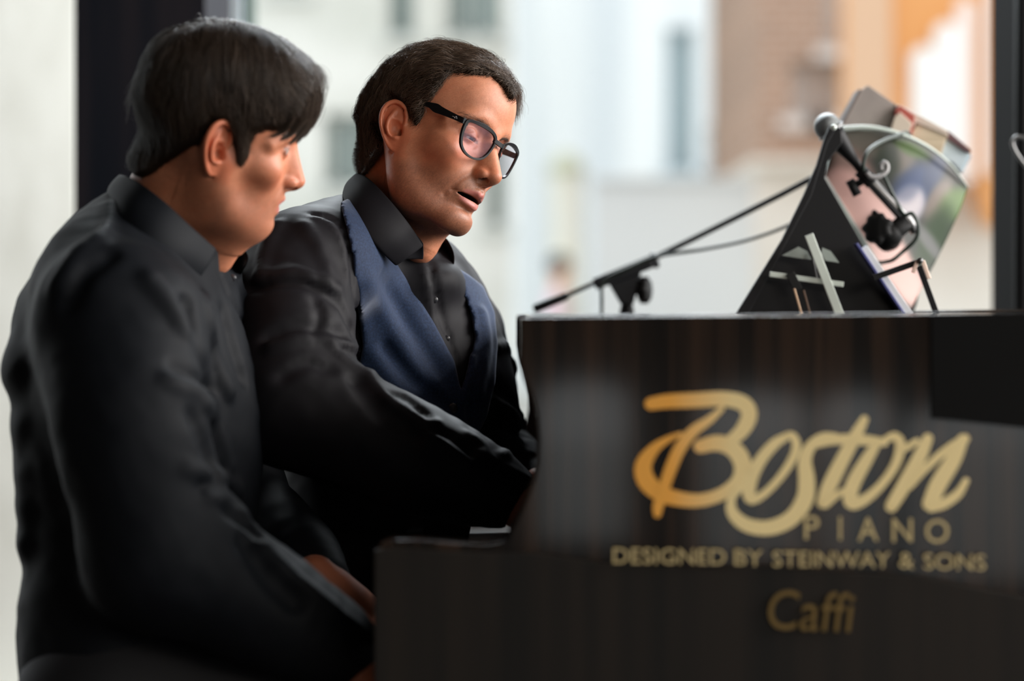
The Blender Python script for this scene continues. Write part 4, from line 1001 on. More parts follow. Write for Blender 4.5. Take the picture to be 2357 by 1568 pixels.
# ---------------------------------------------------------------- bodies and clothes
BH = .010 if FAST else .0055
KL['rules'] = [lambda f, s, u: np.minimum(u - 7, 9.5 - f), lambda f, s, u: np.minimum(-f - 3, u + 2)]
KP['rules'] = [lambda f, s, u: np.minimum(u - 8.2, 6.5 - f), lambda f, s, u: np.minimum(-f - 3, u + 2)]
KL['neck'] = [W(508, 330, 2.71), W(452, 410, 2.72), W(410, 500, 2.74), W(365, 600, 2.76)]; KL['neck_r'] = [7.2, 7.5, 7.5, 7.6]
KL['throat'] = [W(560, 490, 2.70), W(500, 590, 2.72)]
KP['neck'] = [W(935, 340, 3.05), W(925, 440, 3.05), W(905, 570, 3.08)]; KP['neck_r'] = [5.6, 5.8, 6.4]
KP['throat'] = [W(985, 470, 3.02), W(968, 570, 3.01)]
sg = lambda a: 1 / (1 + np.exp(-a))
def TL(P):
    x, y, z = P[:, 0], P[:, 1], P[:, 2]
    return 1.0 + .5 * sg(z - 7) + 0.7 * sg((x - 7.5) * 1.2) * sg(z - 4) + 1.25 * sg((-x - 4.6) * .9) * sg((8 - z) * .6) - .95 * sg(-2.5 - z)
def TP(P):
    x, y, z = P[:, 0], P[:, 1], P[:, 2]
    return .85 + 1.15 * sg((-x - 4.5) * .9) * sg((3 - z) * .8) - .55 * sg(z - 8.5) + .5 * sg((x - 4) * 1.5) * sg(z - 7) + .22 * wave(P, .45, 8)

def hit(v, px, py, y0, y1):
    """point where the line of sight first meets the surface"""
    ys = np.arange(y0, y1, v.h * .5); P = np.stack([(px - HX) * ys / F_PX, ys, CAMZ - (py - HY) * ys / F_PX], 1)
    inb = np.all((P > v.lo + v.h) & (P < v.lo + v.h * (v.n - 2)), axis=1); d = np.where(inb, v.sample(P), 1.0)
    k = np.flatnonzero(d < 0); return P[k[0]] if len(k) else None
def fold(v, path, wd, amp, y0, y1, n=12):
    wd, amp = wd * .72, amp * 1.45
    S = spline(path, n); P = [hit(v, a, b, y0, y1) for a, b in S]; P = [p for p in P if p is not None]
    if len(P) > 1: v.crease(np.array(P), wd, amp, max(12, len(P)))

def cloth_mat(name, c, rough=.6, sheen=.3, fine=900, spec=.35, weave=.25):
    m = mat(name, c, rough, spec=spec, Sheen_Weight=sheen, Sheen_Roughness=.4); m.node_tree.nodes['Principled BSDF'].inputs['Sheen Tint'].default_value = (.8, .85, 1, 1)
    n = m.node_tree; t = n.nodes.new('ShaderNodeTexCoord'); a = n.nodes.new('ShaderNodeTexNoise'); a.inputs['Scale'].default_value = fine; a.inputs['Detail'].default_value = 2
    b = n.nodes.new('ShaderNodeBump'); b.inputs['Strength'].default_value = weave; b.inputs['Distance'].default_value = .0006
    n.links.new(t.outputs['Object'], a.inputs['Vector']); n.links.new(a.outputs['Fac'], b.inputs['Height']); n.links.new(b.outputs[0], n.nodes['Principled BSDF'].inputs['Normal']); return m
M_SHIRT_L = cloth_mat('black satin shirt', (.005, .0062, .0085), .64, .0, spec=.12, weave=.1)
M_SHIRT_P = cloth_mat('charcoal shirt', (.0085, .008, .010), .62, .0, spec=.14, weave=.12)
M_VEST = noise_col(cloth_mat('navy wool', (.012, .028, .075), .8, .25, 1400), (.005, .015, .044), (.012, .030, .078), 420, 2, lo=.4, hi=.7)
M_TROU = cloth_mat('black trousers', (.010, .010, .012), .7, .1); M_SHOE = mat('black leather', (.01, .009, .009), .25); M_BTN = mat('dark button', (.03, .03, .035), .25)

def ribbon(top, bot, mid, m, name, parent, n=60, th_=.0022, rows=9, roll=.004):
    """collar cloth between an upper and a lower curve, bulging by mid, with thickness"""
    A = spline(top, n); B = spline(bot, n); c = (A.mean(0) + B.mean(0)) / 2; V = []
    for i in range(n):
        o = (A[i] + B[i]) / 2 - c; o[2] = 0; o /= np.linalg.norm(o) + 1e-9
        for j in range(rows):
            t = j / (rows - 1); V.append(A[i] * (1 - t) + B[i] * t + o * (mid * math.sin(math.pi * t) + roll * (1 - t) ** 3))
    V = np.array(V); k = n * rows; g = V.reshape(n, rows, 3); du = np.gradient(g, axis=0); dv = np.gradient(g, axis=1); N = np.cross(du, dv); N /= np.linalg.norm(N, axis=2)[..., None] + 1e-9
    V2 = (g + N * th_).reshape(-1, 3); id_ = lambda i, j: i * rows + j
    Fc = [(id_(i, j), id_(i, j + 1), id_(i + 1, j + 1), id_(i + 1, j)) for i in range(n - 1) for j in range(rows - 1)]
    ring = [id_(i, 0) for i in range(n)] + [id_(n - 1, j) for j in range(1, rows)] + [id_(i, rows - 1) for i in range(n - 2, -1, -1)] + [id_(0, j) for j in range(rows - 2, 0, -1)]
    Fa = Fc + [tuple(k + q for q in f[::-1]) for f in Fc] + [(ring[i], ring[(i + 1) % len(ring)], k + ring[(i + 1) % len(ring)], k + ring[i]) for i in range(len(ring))]
    o = mobj(name, np.vstack([V, V2]), Fa, m, parent); s_ = o.modifiers.new('sub', 'SUBSURF'); s_.levels = s_.render_levels = 1; return o

def hand(v, wrist, dir_, up, side, curl=.5, spread=.5, s=1.0, thumb=1):
    """palm and five bent fingers on grid v; dir_ along the fingers, up out of the back of the hand, side towards the thumb"""
    d = np.array(dir_, float); d /= np.linalg.norm(d); u_ = np.array(up, float); u_ -= d * (u_ @ d); u_ /= np.linalg.norm(u_); t = np.cross(d, u_) * (1 if np.dot(np.cross(d, u_), side) > 0 else -1)
    w_ = np.array(wrist, float); Q = lambda a, b, c: w_ + s * (d * a + t * b + u_ * c)
    M = np.stack([d, t, u_], 1); v.ell(Q(.045, 0, 0), (.052 * s, .040 * s, .016 * s), .012, M); v.cone(Q(-.03, 0, 0), Q(.02, 0, 0), .025 * s, .026 * s, .02)
    for i, (b, L, r) in enumerate([(.028, .072, .0088), (.0095, .080, .009), (-.009, .074, .0086), (-.027, .058, .0078)]):
        p = Q(.085 - .006 * abs(i - 1), b, 0); c = curl * (1 + .12 * i); pts = [Q(.05, b * .8, .002), p]; ang = .15
        for k, f in enumerate((.45, .32, .23)):
            ang += c * (.55, 1.0, .8)[k]; p = p + s * L * f * (d * math.cos(ang) - u_ * math.sin(ang) + t * b * spread * 2.2); pts.append(p)
        v.chain(pts, np.array([r * 1.1, r * 1.12, r * 1.02, r * .95, r * .82]) * s, .004, 14)
    v.chain([Q(.008, .022, -.006), Q(.035, .042, -.014), Q(.062, .055, -.024), Q(.083, .058, -.034)], np.array([.015, .0135, .0105, .009]) * s, .010, 10)

def coarse_body(name, J, lo, hi):
    """rest of the body under the clothes, one continuous surface with the hands"""
    v = Vol(lo, hi, .009 if FAST else .007)
    J(v); return v.mesh()

def wrinkle(V, N, amp, sc, seed, stretch=(1, 1, 1)):
    return V + N * (amp * wave(V * np.array(stretch), sc, seed, 3))[:, None]

def make_person(K, spec):
    fr, v, V, Q, col = build_head(K, '', '')
    Wv = to_world(fr, V)
    bv = Vol(*spec['bbox'], .009 if FAST else .006); spec['body'](bv); BV, BQ = bv.mesh()
    hcol = np.tile(K['skin'], (len(BV), 1)) * (1 + .06 * wave(BV, 60, 2)[:, None]) * np.array([1.02, .92, .9])
    p = mobj('person', np.vstack([Wv, BV]), np.vstack([Q[:, ::-1], BQ + len(V)]), M_SKIN, None, col=np.vstack([col, hcol]))
    eyes(K, fr, p)
    return fr, v, p

# ======== pianist
SNp, ENp, WNp = W(688, 612, 2.90), W(672, 925, 2.78), W(1185, 1150, 2.80)
SFp, EFp, WFp = W(1072, 765, 3.24), W(1112, 1030, 3.34), W(1290, 1140, 3.12)
fP, sP = np.array([math.cos(.70), -math.sin(.70), 0]), np.array([-math.sin(.70), -math.cos(.70), 0]); TP_M = np.stack([fP, sP, [0, 0, 1]], 1)
def torsoP(v, g=0.):
    v.ell(W(905, 880, 3.12), (.112 + g, .168 + g, .19 + g), .05, TP_M); v.ell(W(955, 1110, 3.10), (.115 + g, .155 + g, .24 + g), .06, TP_M)
    v.ell(W(900, 1400, 3.08), (.15 + g, .18 + g, .16 + g), .1, TP_M)
    v.chain([SNp + (.02, .02, .0), W(800, 595, 3.03), W(890, 630, 3.09), W(985, 700, 3.18), SFp - (.012, 0, .006)], np.array([.060, .056, .055, .048, .040]) + g, .05, 14)
    v.cone(W(835, 540, 3.05), W(740, 580, 2.96), .042 + g, .044 + g, .05); v.cone(W(930, 600, 3.12), W(1020, 700, 3.2), .035 + g, .035 + g, .04)
    if g == .006: v.ell(W(925, 650, 3.07), (.088, .062, .044), .03, TP_M)
def legsP(v, g=0.):
    hp = W(880, 1480, 3.08)
    for q in (1, -1):
        h_ = hp + sP * .09 * q; kn = np.array([.20 + .03 * q, h_[1] - .02, .53]); an = np.array([.16, kn[1], .10])
        v.chain([h_, (h_ + kn) / 2 + (0, 0, .015), kn], np.array([.095, .085, .062]) + g, .06, 10); v.chain([kn, (kn + an) / 2 - (.02, 0, 0), an], np.array([.06, .055, .038]) + g, .03, 10)
def bodyP(v):
    torsoP(v, -.012); v.chain([SNp, ENp, WNp], [.045, .040, .024], .03, 0); v.chain([SFp, EFp, WFp], [.045, .04, .024], .03, 0); legsP(v, -.014)
    v.cone(W(905, 560, 3.07), W(900, 640, 3.1), .056, .07, .04)
    hand(v, WNp + (.004, -.004, -.004), (1, .12, -.72), (.5, 0, .85), (0, 1, 0), .55)
    hand(v, WFp, (1, -.1, -.35), (.3, 0, .95), (0, -1, 0), .55)
specP = dict(bbox=((-.46, 2.55, .06), (.36, 3.62, 1.16)), body=bodyP)
frP, vP, pianist = make_person(KP, specP)
tag(pianist, 'man in glasses, charcoal shirt and navy waistcoat, head bowed, playing the piano', 'person')
def dp(P):
    b = sg(-(P[:, 0] + 3) * .8); return np.stack([-.9 * (1 - b) + .25 * b, .3 * np.sign(P[:, 1]) * (P[:, 2] > 8), -.6 - .6 * b], 1)
def tuftP(rng, h):
    """loose wavy locks over the forehead, on the far side and at the front"""
    n = 3000 if not FAST else 350; S = []
    for i in range(n):
        y = rng.uniform(-6.2, 3.5) if rng.random() < .75 else rng.uniform(-6.5, -3.5); r0 = np.array([6.4 + rng.normal(0, .4) - .05 * y * y, y, 10.0 - .07 * y * y + rng.normal(0, .35)]); ln = rng.uniform(.22, .50) * (1.15 if y < -2.5 else .62)
        cl_ = np.random.default_rng(int((y + 7) * 3)); d = np.array([1.0, -.35 + .08 * y, .10]); ph = cl_.uniform(0, 6) + rng.normal(0, .35); p = r0; pts = [p]
        for k in range(9):
            d = d + np.array([-.04, -.03, -.20]) + .20 * np.array([math.sin(ph + k * .9), math.cos(ph * 2 + k), math.sin(ph + k * 1.3) * .4]); d /= np.linalg.norm(d); p = p + d * ln * .62; pts.append(p)
        S.append(pts)
    return np.array(S), np.full(n, .018) * (2 if FAST else 1)
hP = hair_grid(KP, frP, vP, TP)
hair_object(KP, frP, hP, pianist, dp, dict(n=17000, nseg=8, seg=.5, fly=.06, l0=-.15, l1=.25, curl=.5, r=.019, clump=.35, extra=tuftP), M_HAIR_P, 1)
eyebrows(KP, frP, vP, pianist, M_HAIR_P)

# shirt
v = Vol((-.50, 2.52, .50), (.36, 3.60, 1.20), BH * .9); g = .006
torsoP(v, g)
v.chain([SNp + (.0, 0, -.008), W(676, 770, 2.83), ENp], [.071, .073, .070], .03, 10)
v.chain([ENp, W(930, 1045, 2.77), W(1080, 1105, 2.785), W(1162, 1138, 2.80)], [.071, .066, .052, .038], .03, 12)
v.chain([SFp, W(1105, 880, 3.30), EFp], [.047, .051, .053], .03, 10); v.chain([EFp, WFp], [.056, .036], .03, 0)
v.ell(W(1247, 1190, 2.80), (.043, .06, .043), .004, mode='cut')
A = (2.55, 3.5)
for path, wd, amp in [
    ([(625, 800), (700, 778), (765, 782), (830, 812)], .010, -.010), ([(620, 775), (700, 752), (790, 770)], .012, .008),
    ([(765, 790), (800, 835), (858, 862), (870, 840)], .009, -.010), ([(790, 800), (840, 820), (868, 850)], .008, .007),
    ([(850, 862), (905, 925), (975, 968), (1005, 975)], .010, -.011), ([(820, 880), (880, 950), (960, 1000)], .012, .008),
    ([(905, 900), (940, 915), (985, 955)], .007, .006), ([(960, 985), (1010, 1010), (1060, 1050), (1072, 1068)], .008, -.010), ([(1000, 985), (1040, 1010), (1085, 1050)], .007, .008),
    ([(1075, 1000), (1108, 1022), (1112, 1040), (1076, 1070)], .007, -.007), ([(1115, 1045), (1160, 1075), (1215, 1105)], .008, -.004),
    ([(580, 668), (680, 655), (770, 690), (815, 760)], .010, .008), ([(600, 640), (690, 632), (780, 665)], .010, -.007), ([(640, 520), (620, 560), (600, 640)], .010, -.006), ([(700, 520), (740, 580), (760, 660)], .012, -.006),
    ([(720, 490), (775, 510), (800, 560), (815, 640), (822, 740)], .005, .006), ([(712, 500), (762, 520), (788, 570), (802, 650)], .004, -.004),
    ([(725, 690), (735, 730), (722, 770)], .008, .006), ([(650, 870), (700, 840), (760, 850)], .01, .006),
    ([(1140, 800), (1175, 800), (1185, 850)], .008, -.007), ([(1135, 890), (1175, 915), (1205, 960)], .007, .007), ([(1150, 930), (1190, 950), (1225, 990)], .007, -.007),
    ([(1120, 985), (1170, 990), (1225, 1010)], .006, .006), ([(1150, 1050), (1190, 1035), (1228, 1045)], .006, -.006)]:
    fold(v, path, wd, amp, *A)
fold(v, [(968, 590), (985, 680), (1010, 780), (1055, 880)], .005, -.004, *A); fold(v, [(990, 600), (1008, 690), (1035, 790), (1062, 880)], .004, .004, *A)
V, Q = v.mesh(); N = v.grad(V); V = wrinkle(V, N, .0028, 9, 31, (1, 1, .6)); V = wrinkle(V, N, .0012, 26, 32)
x_, y_ = proj(V); wr = WNp + (WNp - ENp) / np.linalg.norm(WNp - ENp) * .012
shirtP = mobj('shirt', V, Q, M_SHIRT_P, pianist)
VS = v
# waistcoat
v = Vol((-.34, 2.80, .50), (.10, 3.45, 1.16), BH * .72); torsoP(v, .017)
X, Y, Z = np.meshgrid(*v.ax, indexing='ij'); x_, y_ = proj(np.stack([X.ravel(), Y.ravel(), Z.ravel()], 1)); k_ = f32(2.9 / F_PX)
keep = poly_sd(x_, y_, [(782, 465), (850, 440), (960, 500), (1045, 612), (1078, 632), (1112, 660), (1138, 720), (1145, 790), (1140, 880), (1120, 960), (1095, 1010), (1000, 1080), (870, 1080), (800, 960), (815, 900), (835, 800), (822, 690), (812, 590), (796, 520)]) * k_
vee = poly_sd(x_, y_, [(860, 520), (905, 592), (940, 650), (1000, 745), (1045, 830), (1062, 905), (1085, 830), (1095, 775), (1085, 720), (1060, 660), (1043, 625), (1000, 540)]) * k_
vee = np.where(Y.ravel() < 3.27, vee, 1.0)
D = v.D.ravel(); D = np.maximum(D, keep); D = np.maximum(D, -vee)
bot = poly_sd(x_, y_, [(1050, 945), (1062, 932), (1100, 1020), (1080, 1100), (1030, 1000)]) * 0 + 1
v.D = np.maximum(D, -bot).reshape(v.D.shape).astype(f32)
for path, wd, amp in [([(850, 650), (905, 760), (960, 860)], .016, -.004), ([(880, 640), (950, 760), (1010, 850)], .014, .004), ([(860, 820), (920, 900), (990, 960)], .014, -.006), ([(890, 800), (960, 880), (1030, 930)], .010, .006),
                      ([(1000, 880), (1020, 910), (1038, 930)], .008, -.005), ([(1075, 760), (1088, 820), (1078, 880), (1060, 925)], .006, -.005), ([(1110, 720), (1120, 800), (1100, 900)], .012, -.004), ([(1080, 940), (1085, 970), (1090, 1000)], .007, .006)]:
    fold(v, path, wd, amp, *A)
V, Q = v.mesh(); V = wrinkle(V, v.grad(V), .0008, 16, 41); waist = mobj('waistcoat', V, Q, M_VEST, pianist)
hb_ = hit(v, 1042, 940, 2.8, 3.4)
if hb_ is not None:
    R_ = rotm(0, 'X'); MB().sphere(hb_ + (0, -.001, 0), (.0062, .0025, .0068), 18, 10).build('button', M_BTN, waist, True)
for (bx_, by_) in ((972, 590), (1000, 690), (1028, 780)):
    q_ = hit(VS, bx_, by_, 2.8, 3.4)
    if q_ is not None: MB().sphere(q_, (.0045, .002, .0045), 14, 8).build('shirt_button', M_BTN, shirtP, True)
ribbon([W(972, 566, 2.95), W(940, 515, 2.925), W(895, 458, 2.93), W(852, 412, 2.965), W(829, 402, 3.04), W(860, 430, 3.12), W(930, 500, 3.15), W(990, 548, 3.12), W(1018, 549, 3.04)],
       [W(910, 612, 2.93), W(868, 570, 2.90), W(820, 510, 2.905), W(793, 462, 2.95), W(800, 445, 3.06), W(860, 480, 3.16), W(940, 560, 3.2), W(1020, 615, 3.14), W(1042, 612, 3.04)], .006, M_SHIRT_P, 'collar', shirtP)
ribbon([W(972, 560, 2.97), W(900, 470, 2.965), W(838, 415, 3.0), W(840, 420, 3.08), W(930, 505, 3.13), W(1005, 556, 3.05)],
       [W(974, 596, 2.985), W(890, 590, 2.96), W(820, 520, 3.0), W(830, 500, 3.1), W(930, 580, 3.15), W(1005, 640, 3.05)], .002, M_SHIRT_P, 'collar_stand', shirtP)
v = Vol((-.36, 2.75, .05), (.42, 3.45, .72), .011 if FAST else .008); v.ell(W(900, 1420, 3.08), (.16, .19, .14), .08, TP_M); legsP(v, .012); V, Q = v.mesh(); mobj('trousers', V, Q, M_TROU, pianist)
def shoes(xa_, ys_, p):
    for y_ in ys_:
        v = Vol((xa_ - .14, y_ - .08, -.004), (xa_ + .25, y_ + .08, .16), .006); v.ell((xa_ + .08, y_, .03), (.15, .045, .04), .02); v.ell((xa_ - .03, y_, .05), (.06, .038, .055), .03); v.cone((xa_ - .02, y_, .07), (xa_ - .02, y_, .13), .042, .045, .02); v.D = np.maximum(v.D, (.002 - v.ax[2])[None, None, :].astype(f32))
        V, Q = v.mesh(); mobj('shoe', V, Q, M_SHOE, p)
shoes(.16, [W(880, 1480, 3.08)[1] + sP[1] * .09 * q - .02 for q in (1, -1)], pianist)

# eyeglasses
gl = empty('eyeglasses', tuple(to_world(frP, [(9, 0, 0)])[0]), label='black rectangular eyeglasses worn low on the nose of the man in the waistcoat', cat='eyeglasses')
M_FR = mat('black acetate', (.008, .008, .009), .32, spec=.3)
def lens_pts(q, n=60, k=1.0):
    o = [(6.05, 1.15), (4.6, 1.35), (3.2, 1.38), (1.9, 1.2), (1.15, .75), (.98, -.1), (1.35, -1.4), (2.1, -2.3), (3.3, -2.72), (4.6, -2.6), (5.6, -1.95), (6.1, -.9), (6.25, .2)]
    S = spline(o + o[:3], n + 12)[6:-6]; o = np.array(o); c = o.mean(0); ang = np.linspace(0, 2 * math.pi, n, endpoint=False)
    oo = np.vstack([o, o[:1]]); L = np.concatenate([[0], np.cumsum(np.linalg.norm(np.diff(oo, axis=0), axis=1))]); per = []
    P = np.vstack([o[-2:], o, o[:3]]); t = np.linspace(2, 2 + len(o), n, endpoint=False); i = t.astype(int); u_ = (t - i)[:, None]
    a, b, c2, d = P[i - 1], P[i], P[np.minimum(i + 1, len(P) - 1)], P[np.minimum(i + 2, len(P) - 1)]
    C2 = .5 * (2 * b + (c2 - a) * u_ + (2 * a - 5 * b + 4 * c2 - d) * u_ ** 2 + (3 * b - a - 3 * c2 + d) * u_ ** 3)
    C2 = c + (C2 - c) * k; dz = K_GZ
    return np.stack([10.05 - .034 * C2[:, 0] ** 2 + .10 * C2[:, 1], q * C2[:, 0], C2[:, 1] + dz], 1)
K_GZ = -.15
def rim(q):
    c = lens_pts(q); n = len(c); V = []; cen = c.mean(0); Nn = np.array([1, 0, -.1])
    for i in range(n):
        o = c[i] - cen; o /= np.linalg.norm(o); w_ = .15 + .24 * max(0, o[2]) + .08 * max(0, q * o[1])
        for a, b in ((-.12, -.16), (-.12, .16), (w_, .16), (w_, -.16)): V.append(c[i] + o * a + Nn * b)
    return V, [(i * 4 + k, i * 4 + (k + 1) % 4, ((i + 1) % n) * 4 + (k + 1) % 4, ((i + 1) % n) * 4 + k) for i in range(n) for k in range(4)]
mb = MB()
for q in (1, -1): V_, F_ = rim(q); mb.add(to_world(frP, V_), F_)
br = spline([(10.0, -1.2, .75), (10.25, -.6, .62), (10.3, 0, .58), (10.25, .6, .62), (10.0, 1.2, .75)], 14) + (0, 0, K_GZ)
Vb = []
for p_ in br - (0, 0, .16):
    for a, b in ((.30, .18), (-.26, .18), (-.26, -.16), (.30, -.16)): Vb.append(p_ + (b, 0, a))
mb.add(to_world(frP, Vb), [(i * 4 + k, i * 4 + (k + 1) % 4, i * 4 + 4 + (k + 1) % 4, i * 4 + 4 + k) for i in range(13) for k in range(4)] + [(0, 1, 2, 3), (52, 53, 54, 55)])
for q in (1, -1): mb.hexa(to_world(frP, [(8.95, q * 6.0, .55 + K_GZ), (8.95, q * 6.0, 1.35 + K_GZ), (8.55, q * 6.1, 1.3 + K_GZ), (8.55, q * 6.1, .6 + K_GZ)]), to_world(frP, [(8.6, q * 6.75, .6 + K_GZ), (8.6, q * 6.75, 1.35 + K_GZ), (8.2, q * 6.7, 1.3 + K_GZ), (8.2, q * 6.7, .65 + K_GZ)]))
mb.build('frame_front', M_FR, gl, bevel=.0003)
for q in (1, -1):
    path = [(8.5, 6.72, 1.3, .72), (7.0, 6.95, 1.55, .75), (5.2, 7.15, 1.85, .95), (4.2, 7.2, 2.05, 1.15), (3.2, 7.2, 2.25, .75), (1.5, 7.15, 2.4, .5), (-.6, 7.2, 2.35, .45), (-2.0, 7.25, 1.3, .45), (-2.9, 7.2, -.4, .4)]
    S = spline(path, 40); V_ = []
    for i in range(40):
        t = S[min(i + 1, 39), :3] - S[max(i - 1, 0), :3]; t /= np.linalg.norm(t); nn = np.cross(t, (0, 1, 0)); nn /= np.linalg.norm(nn); nn = nn if nn[2] > 0 or i > 30 else -nn
        h_ = S[i, 3] / 2; c = S[i, :3] * (1, q, 1) + (0, 0, K_GZ - .35)
        for a, b in ((h_, .11), (-h_, .11), (-h_, -.11), (h_, -.11)): V_.append(c + nn * a + np.array([0, q * b, 0]))
    Fq = [(i * 4 + k, i * 4 + (k + 1) % 4, i * 4 + 4 + (k + 1) % 4, i * 4 + 4 + k) for i in range(39) for k in range(4)] + [(0, 1, 2, 3), (156, 157, 158, 159)]
    mobj('temple', to_world(frP, V_), Fq, M_FR, gl, False)
    c = lens_pts(q, 48, .97); n = len(c); cen = c.mean(0) + (.12, 0, 0)
    V_ = np.vstack([c, c * 1, [cen]]); V_[n:2 * n] += (-.12, 0, 0); V_ = np.vstack([V_, [cen - (.12, 0, 0)]])
    Fq = [(i, (i + 1) % n, 2 * n) for i in range(n)] + [(n + (i + 1) % n, n + i, 2 * n + 1) for i in range(n)] + [(i, n + i, n + (i + 1) % n, (i + 1) % n) for i in range(n)]
    ml = bpy.data.materials.get('lens glass')
    if ml is None:
        ml = bpy.data.materials.new('lens glass'); ml.use_nodes = True; nn_ = ml.node_tree; nn_.nodes.remove(nn_.nodes['Principled BSDF'])
        tr = nn_.nodes.new('ShaderNodeBsdfTransparent'); tr.inputs[0].default_value = (.97, .95, .98, 1); gs = nn_.nodes.new('ShaderNodeBsdfGlossy'); gs.inputs['Roughness'].default_value = .02; gs.inputs[0].default_value = (.85, .75, 1, 1)
        mx = nn_.nodes.new('ShaderNodeMixShader'); mx.inputs[0].default_value = .013; nn_.links.new(tr.outputs[0], mx.inputs[1]); nn_.links.new(gs.outputs[0], mx.inputs[2]); nn_.links.new(mx.outputs[0], nn_.nodes['Material Output'].inputs[0])
    mobj('lens', to_world(frP, V_), Fq, ml, gl, False)
mk = [to_world(frP, [(7.75, 7.02, .93 + K_GZ), (7.55, 7.04, 1.22 + K_GZ), (7.35, 7.06, 1.0 + K_GZ), (7.5, 7.05, .98 + K_GZ), (7.25, 7.07, 1.1 + K_GZ), (7.0, 7.1, 1.12 + K_GZ)])]
MB().tube(spline(mk[0], 20) , .00035, 6).build('temple_mark', mat('silver print', (.5, .5, .5), .4), gl, True)

# ======== man on the left
SNl, ENl, WNl = W(268, 740, 2.52), W(372, 1270, 2.47), W(812, 1502, 2.50)
SFl, EFl, WFl = W(480, 760, 2.90), W(530, 1160, 2.93), W(762, 1368, 2.72)
aL = .22; fL, sL = np.array([math.cos(aL), -math.sin(aL), 0]), np.array([-math.sin(aL), -math.cos(aL), 0]); TL_M = np.stack([fL, sL, [0, 0, 1]], 1) @ rotm(-7, 'Y')
def torsoL(v, g=0.):
    v.ell(W(318, 920, 2.70), (.118 + g, .165 + g, .20 + g), .05, TL_M); v.ell(W(325, 1250, 2.68), (.100 + g, .155 + g, .24 + g), .06, TL_M @ rotm(7, 'Y')); v.ell(W(340, 1540, 2.66), (.102 + g, .175 + g, .14 + g), .08, TL_M @ rotm(7, 'Y'))
    v.chain([SNl + (.0, .03, .0), W(268, 665, 2.64), W(350, 640, 2.73), W(430, 690, 2.82), SFl], np.array([.066, .062, .062, .058, .055]) + g, .05, 14)
    v.cone(W(335, 560, 2.73), W(235, 660, 2.62), .042 + g, .045 + g, .05); v.cone(W(305, 550, 2.73), W(180, 760, 2.70), .030 + g, .058 + g, .05)
def legsL(v, g=0.):
    hp = W(320, 1590, 2.66)
    for q in (1, -1):
        h_ = hp + sL * .085 * q + (.02, 0, 0); kn = np.array([.04 + .02 * q, h_[1] - .01, .535]); an = np.array([.02, kn[1], .10])
        v.chain([h_, (h_ + kn) / 2, kn], np.array([.095, .085, .062]) + g, .06, 10); v.chain([kn, (kn + an) / 2 - (.02, 0, 0), an], np.array([.06, .055, .038]) + g, .03, 10)
def bodyL(v):
    torsoL(v, -.014); v.chain([SNl, ENl, WNl], [.05, .036, .022], .02, 0); v.chain([SFl, EFl, WFl], [.05, .034, .020], .015, 0); legsL(v, -.014)
    v.cone(W(370, 560, 2.75), W(350, 640, 2.76), .066, .075, .04)
    hand(v, WNl + (.004, 0, -.006), (.5, .06, -.86), (.8, -.1, .5), (0, 1, 0), .5)
    hand(v, WFl + (.004, 0, 0), (.75, -.05, -.66), (.5, -.5, .7), (0, -1, .2), .9)
specL = dict(bbox=((-.62, 2.34, .06), (.14, 3.06, 1.17)), body=bodyL)
frL, vL, leftman = make_person(KL, specL)
tag(leftman, 'dark-haired man in a plain black shirt seated nearest, face turned away in profile', 'person')
def dl(P):
    x, z = P[:, 0], P[:, 2]
    return np.stack([.30 + .9 * sg((x - 5) * .8) * sg(z - 5), .55 * np.sign(P[:, 1]) * sg((z - 9) * 2), -1.0 + .75 * sg((x - 5.5)) * sg(z - 6)], 1)
def fringeL(rng, h):
    """forelocks that hang over the temple and forehead in pointed strands"""
    S = []; R_ = []
    locks = [((8.6, 3.6, 7.4), (9.9, 3.0, 3.6), (7.6, 5.2, .9)), ((9.2, 2.4, 7.2), (10.4, 1.8, 3.8), (8.6, 4.2, 1.2)), ((7.6, 4.9, 6.6), (8.9, 4.6, 3.4), (6.3, 6.0, 1.4)), ((9.8, .8, 7.2), (10.9, .6, 4.2), (9.6, 2.6, 2.0)),
             ((6.4, 6.0, 6.0), (7.4, 6.0, 3.2), (5.0, 6.7, 1.6)), ((10.2, -.6, 7.6), (11.3, -.4, 5.2), (10.6, .8, 3.2)), ((9.9, -2.2, 7.6), (10.8, -2.0, 5.0), (10.2, -1.6, 3.0)), ((8.0, 4.4, 6.8), (9.3, 3.9, 3.8), (7.0, 5.7, 1.8))]
    per = 220 if not FAST else 60
    for a, b, c in locks:
        a, b, c = map(np.array, (a, b, c))
        for i in range(per):
            o = rng.normal(0, .42, 3); t = np.linspace(0, 1, 10)[:, None]; tip = c + rng.normal(0, .10, 3) + (b - c) * rng.uniform(0, .25)
            S.append((1 - t) ** 2 * (a + o) + 2 * t * (1 - t) * (b + o * .6) + t ** 2 * tip)
    n2 = 700 if not FAST else 150                       # soft quiff over the forehead
    for i in range(n2):
        y = rng.uniform(-4.5, 4.0); p = np.array([8.3 - .09 * y * y + rng.normal(0, .35), y, 10.3 - .05 * y * y + rng.normal(0, .35)]); d = np.array([1, .05 * y, .35]); pts = [p]; ln = rng.uniform(.2, .42)
        for k in range(9): d = d + np.array([-.06, .0, -.26]) + rng.normal(0, .04, 3); d /= np.linalg.norm(d); p = p + d * ln; pts.append(p)
        S.append(np.array(pts))
    return np.array(S), np.full(len(S), .022) * (2 if FAST else 1)
hL = hair_grid(KL, frL, vL, TL)
hair_object(KL, frL, hL, leftman, dl, dict(n=20000, nseg=9, seg=.6, fly=.02, l0=-.15, l1=.18, curl=.12, r=.024, clump=.22, extra=fringeL), M_HAIR_L, 2)
eyebrows(KL, frL, vL, leftman, M_HAIR_L)
v = Vol((-.66, 2.30, .50), (.06, 3.08, 1.22), BH); torsoL(v, .008)
v.chain([SNl + (0, .01, -.01), W(300, 1000, 2.47), ENl], [.085, .080, .074], .05, 10)
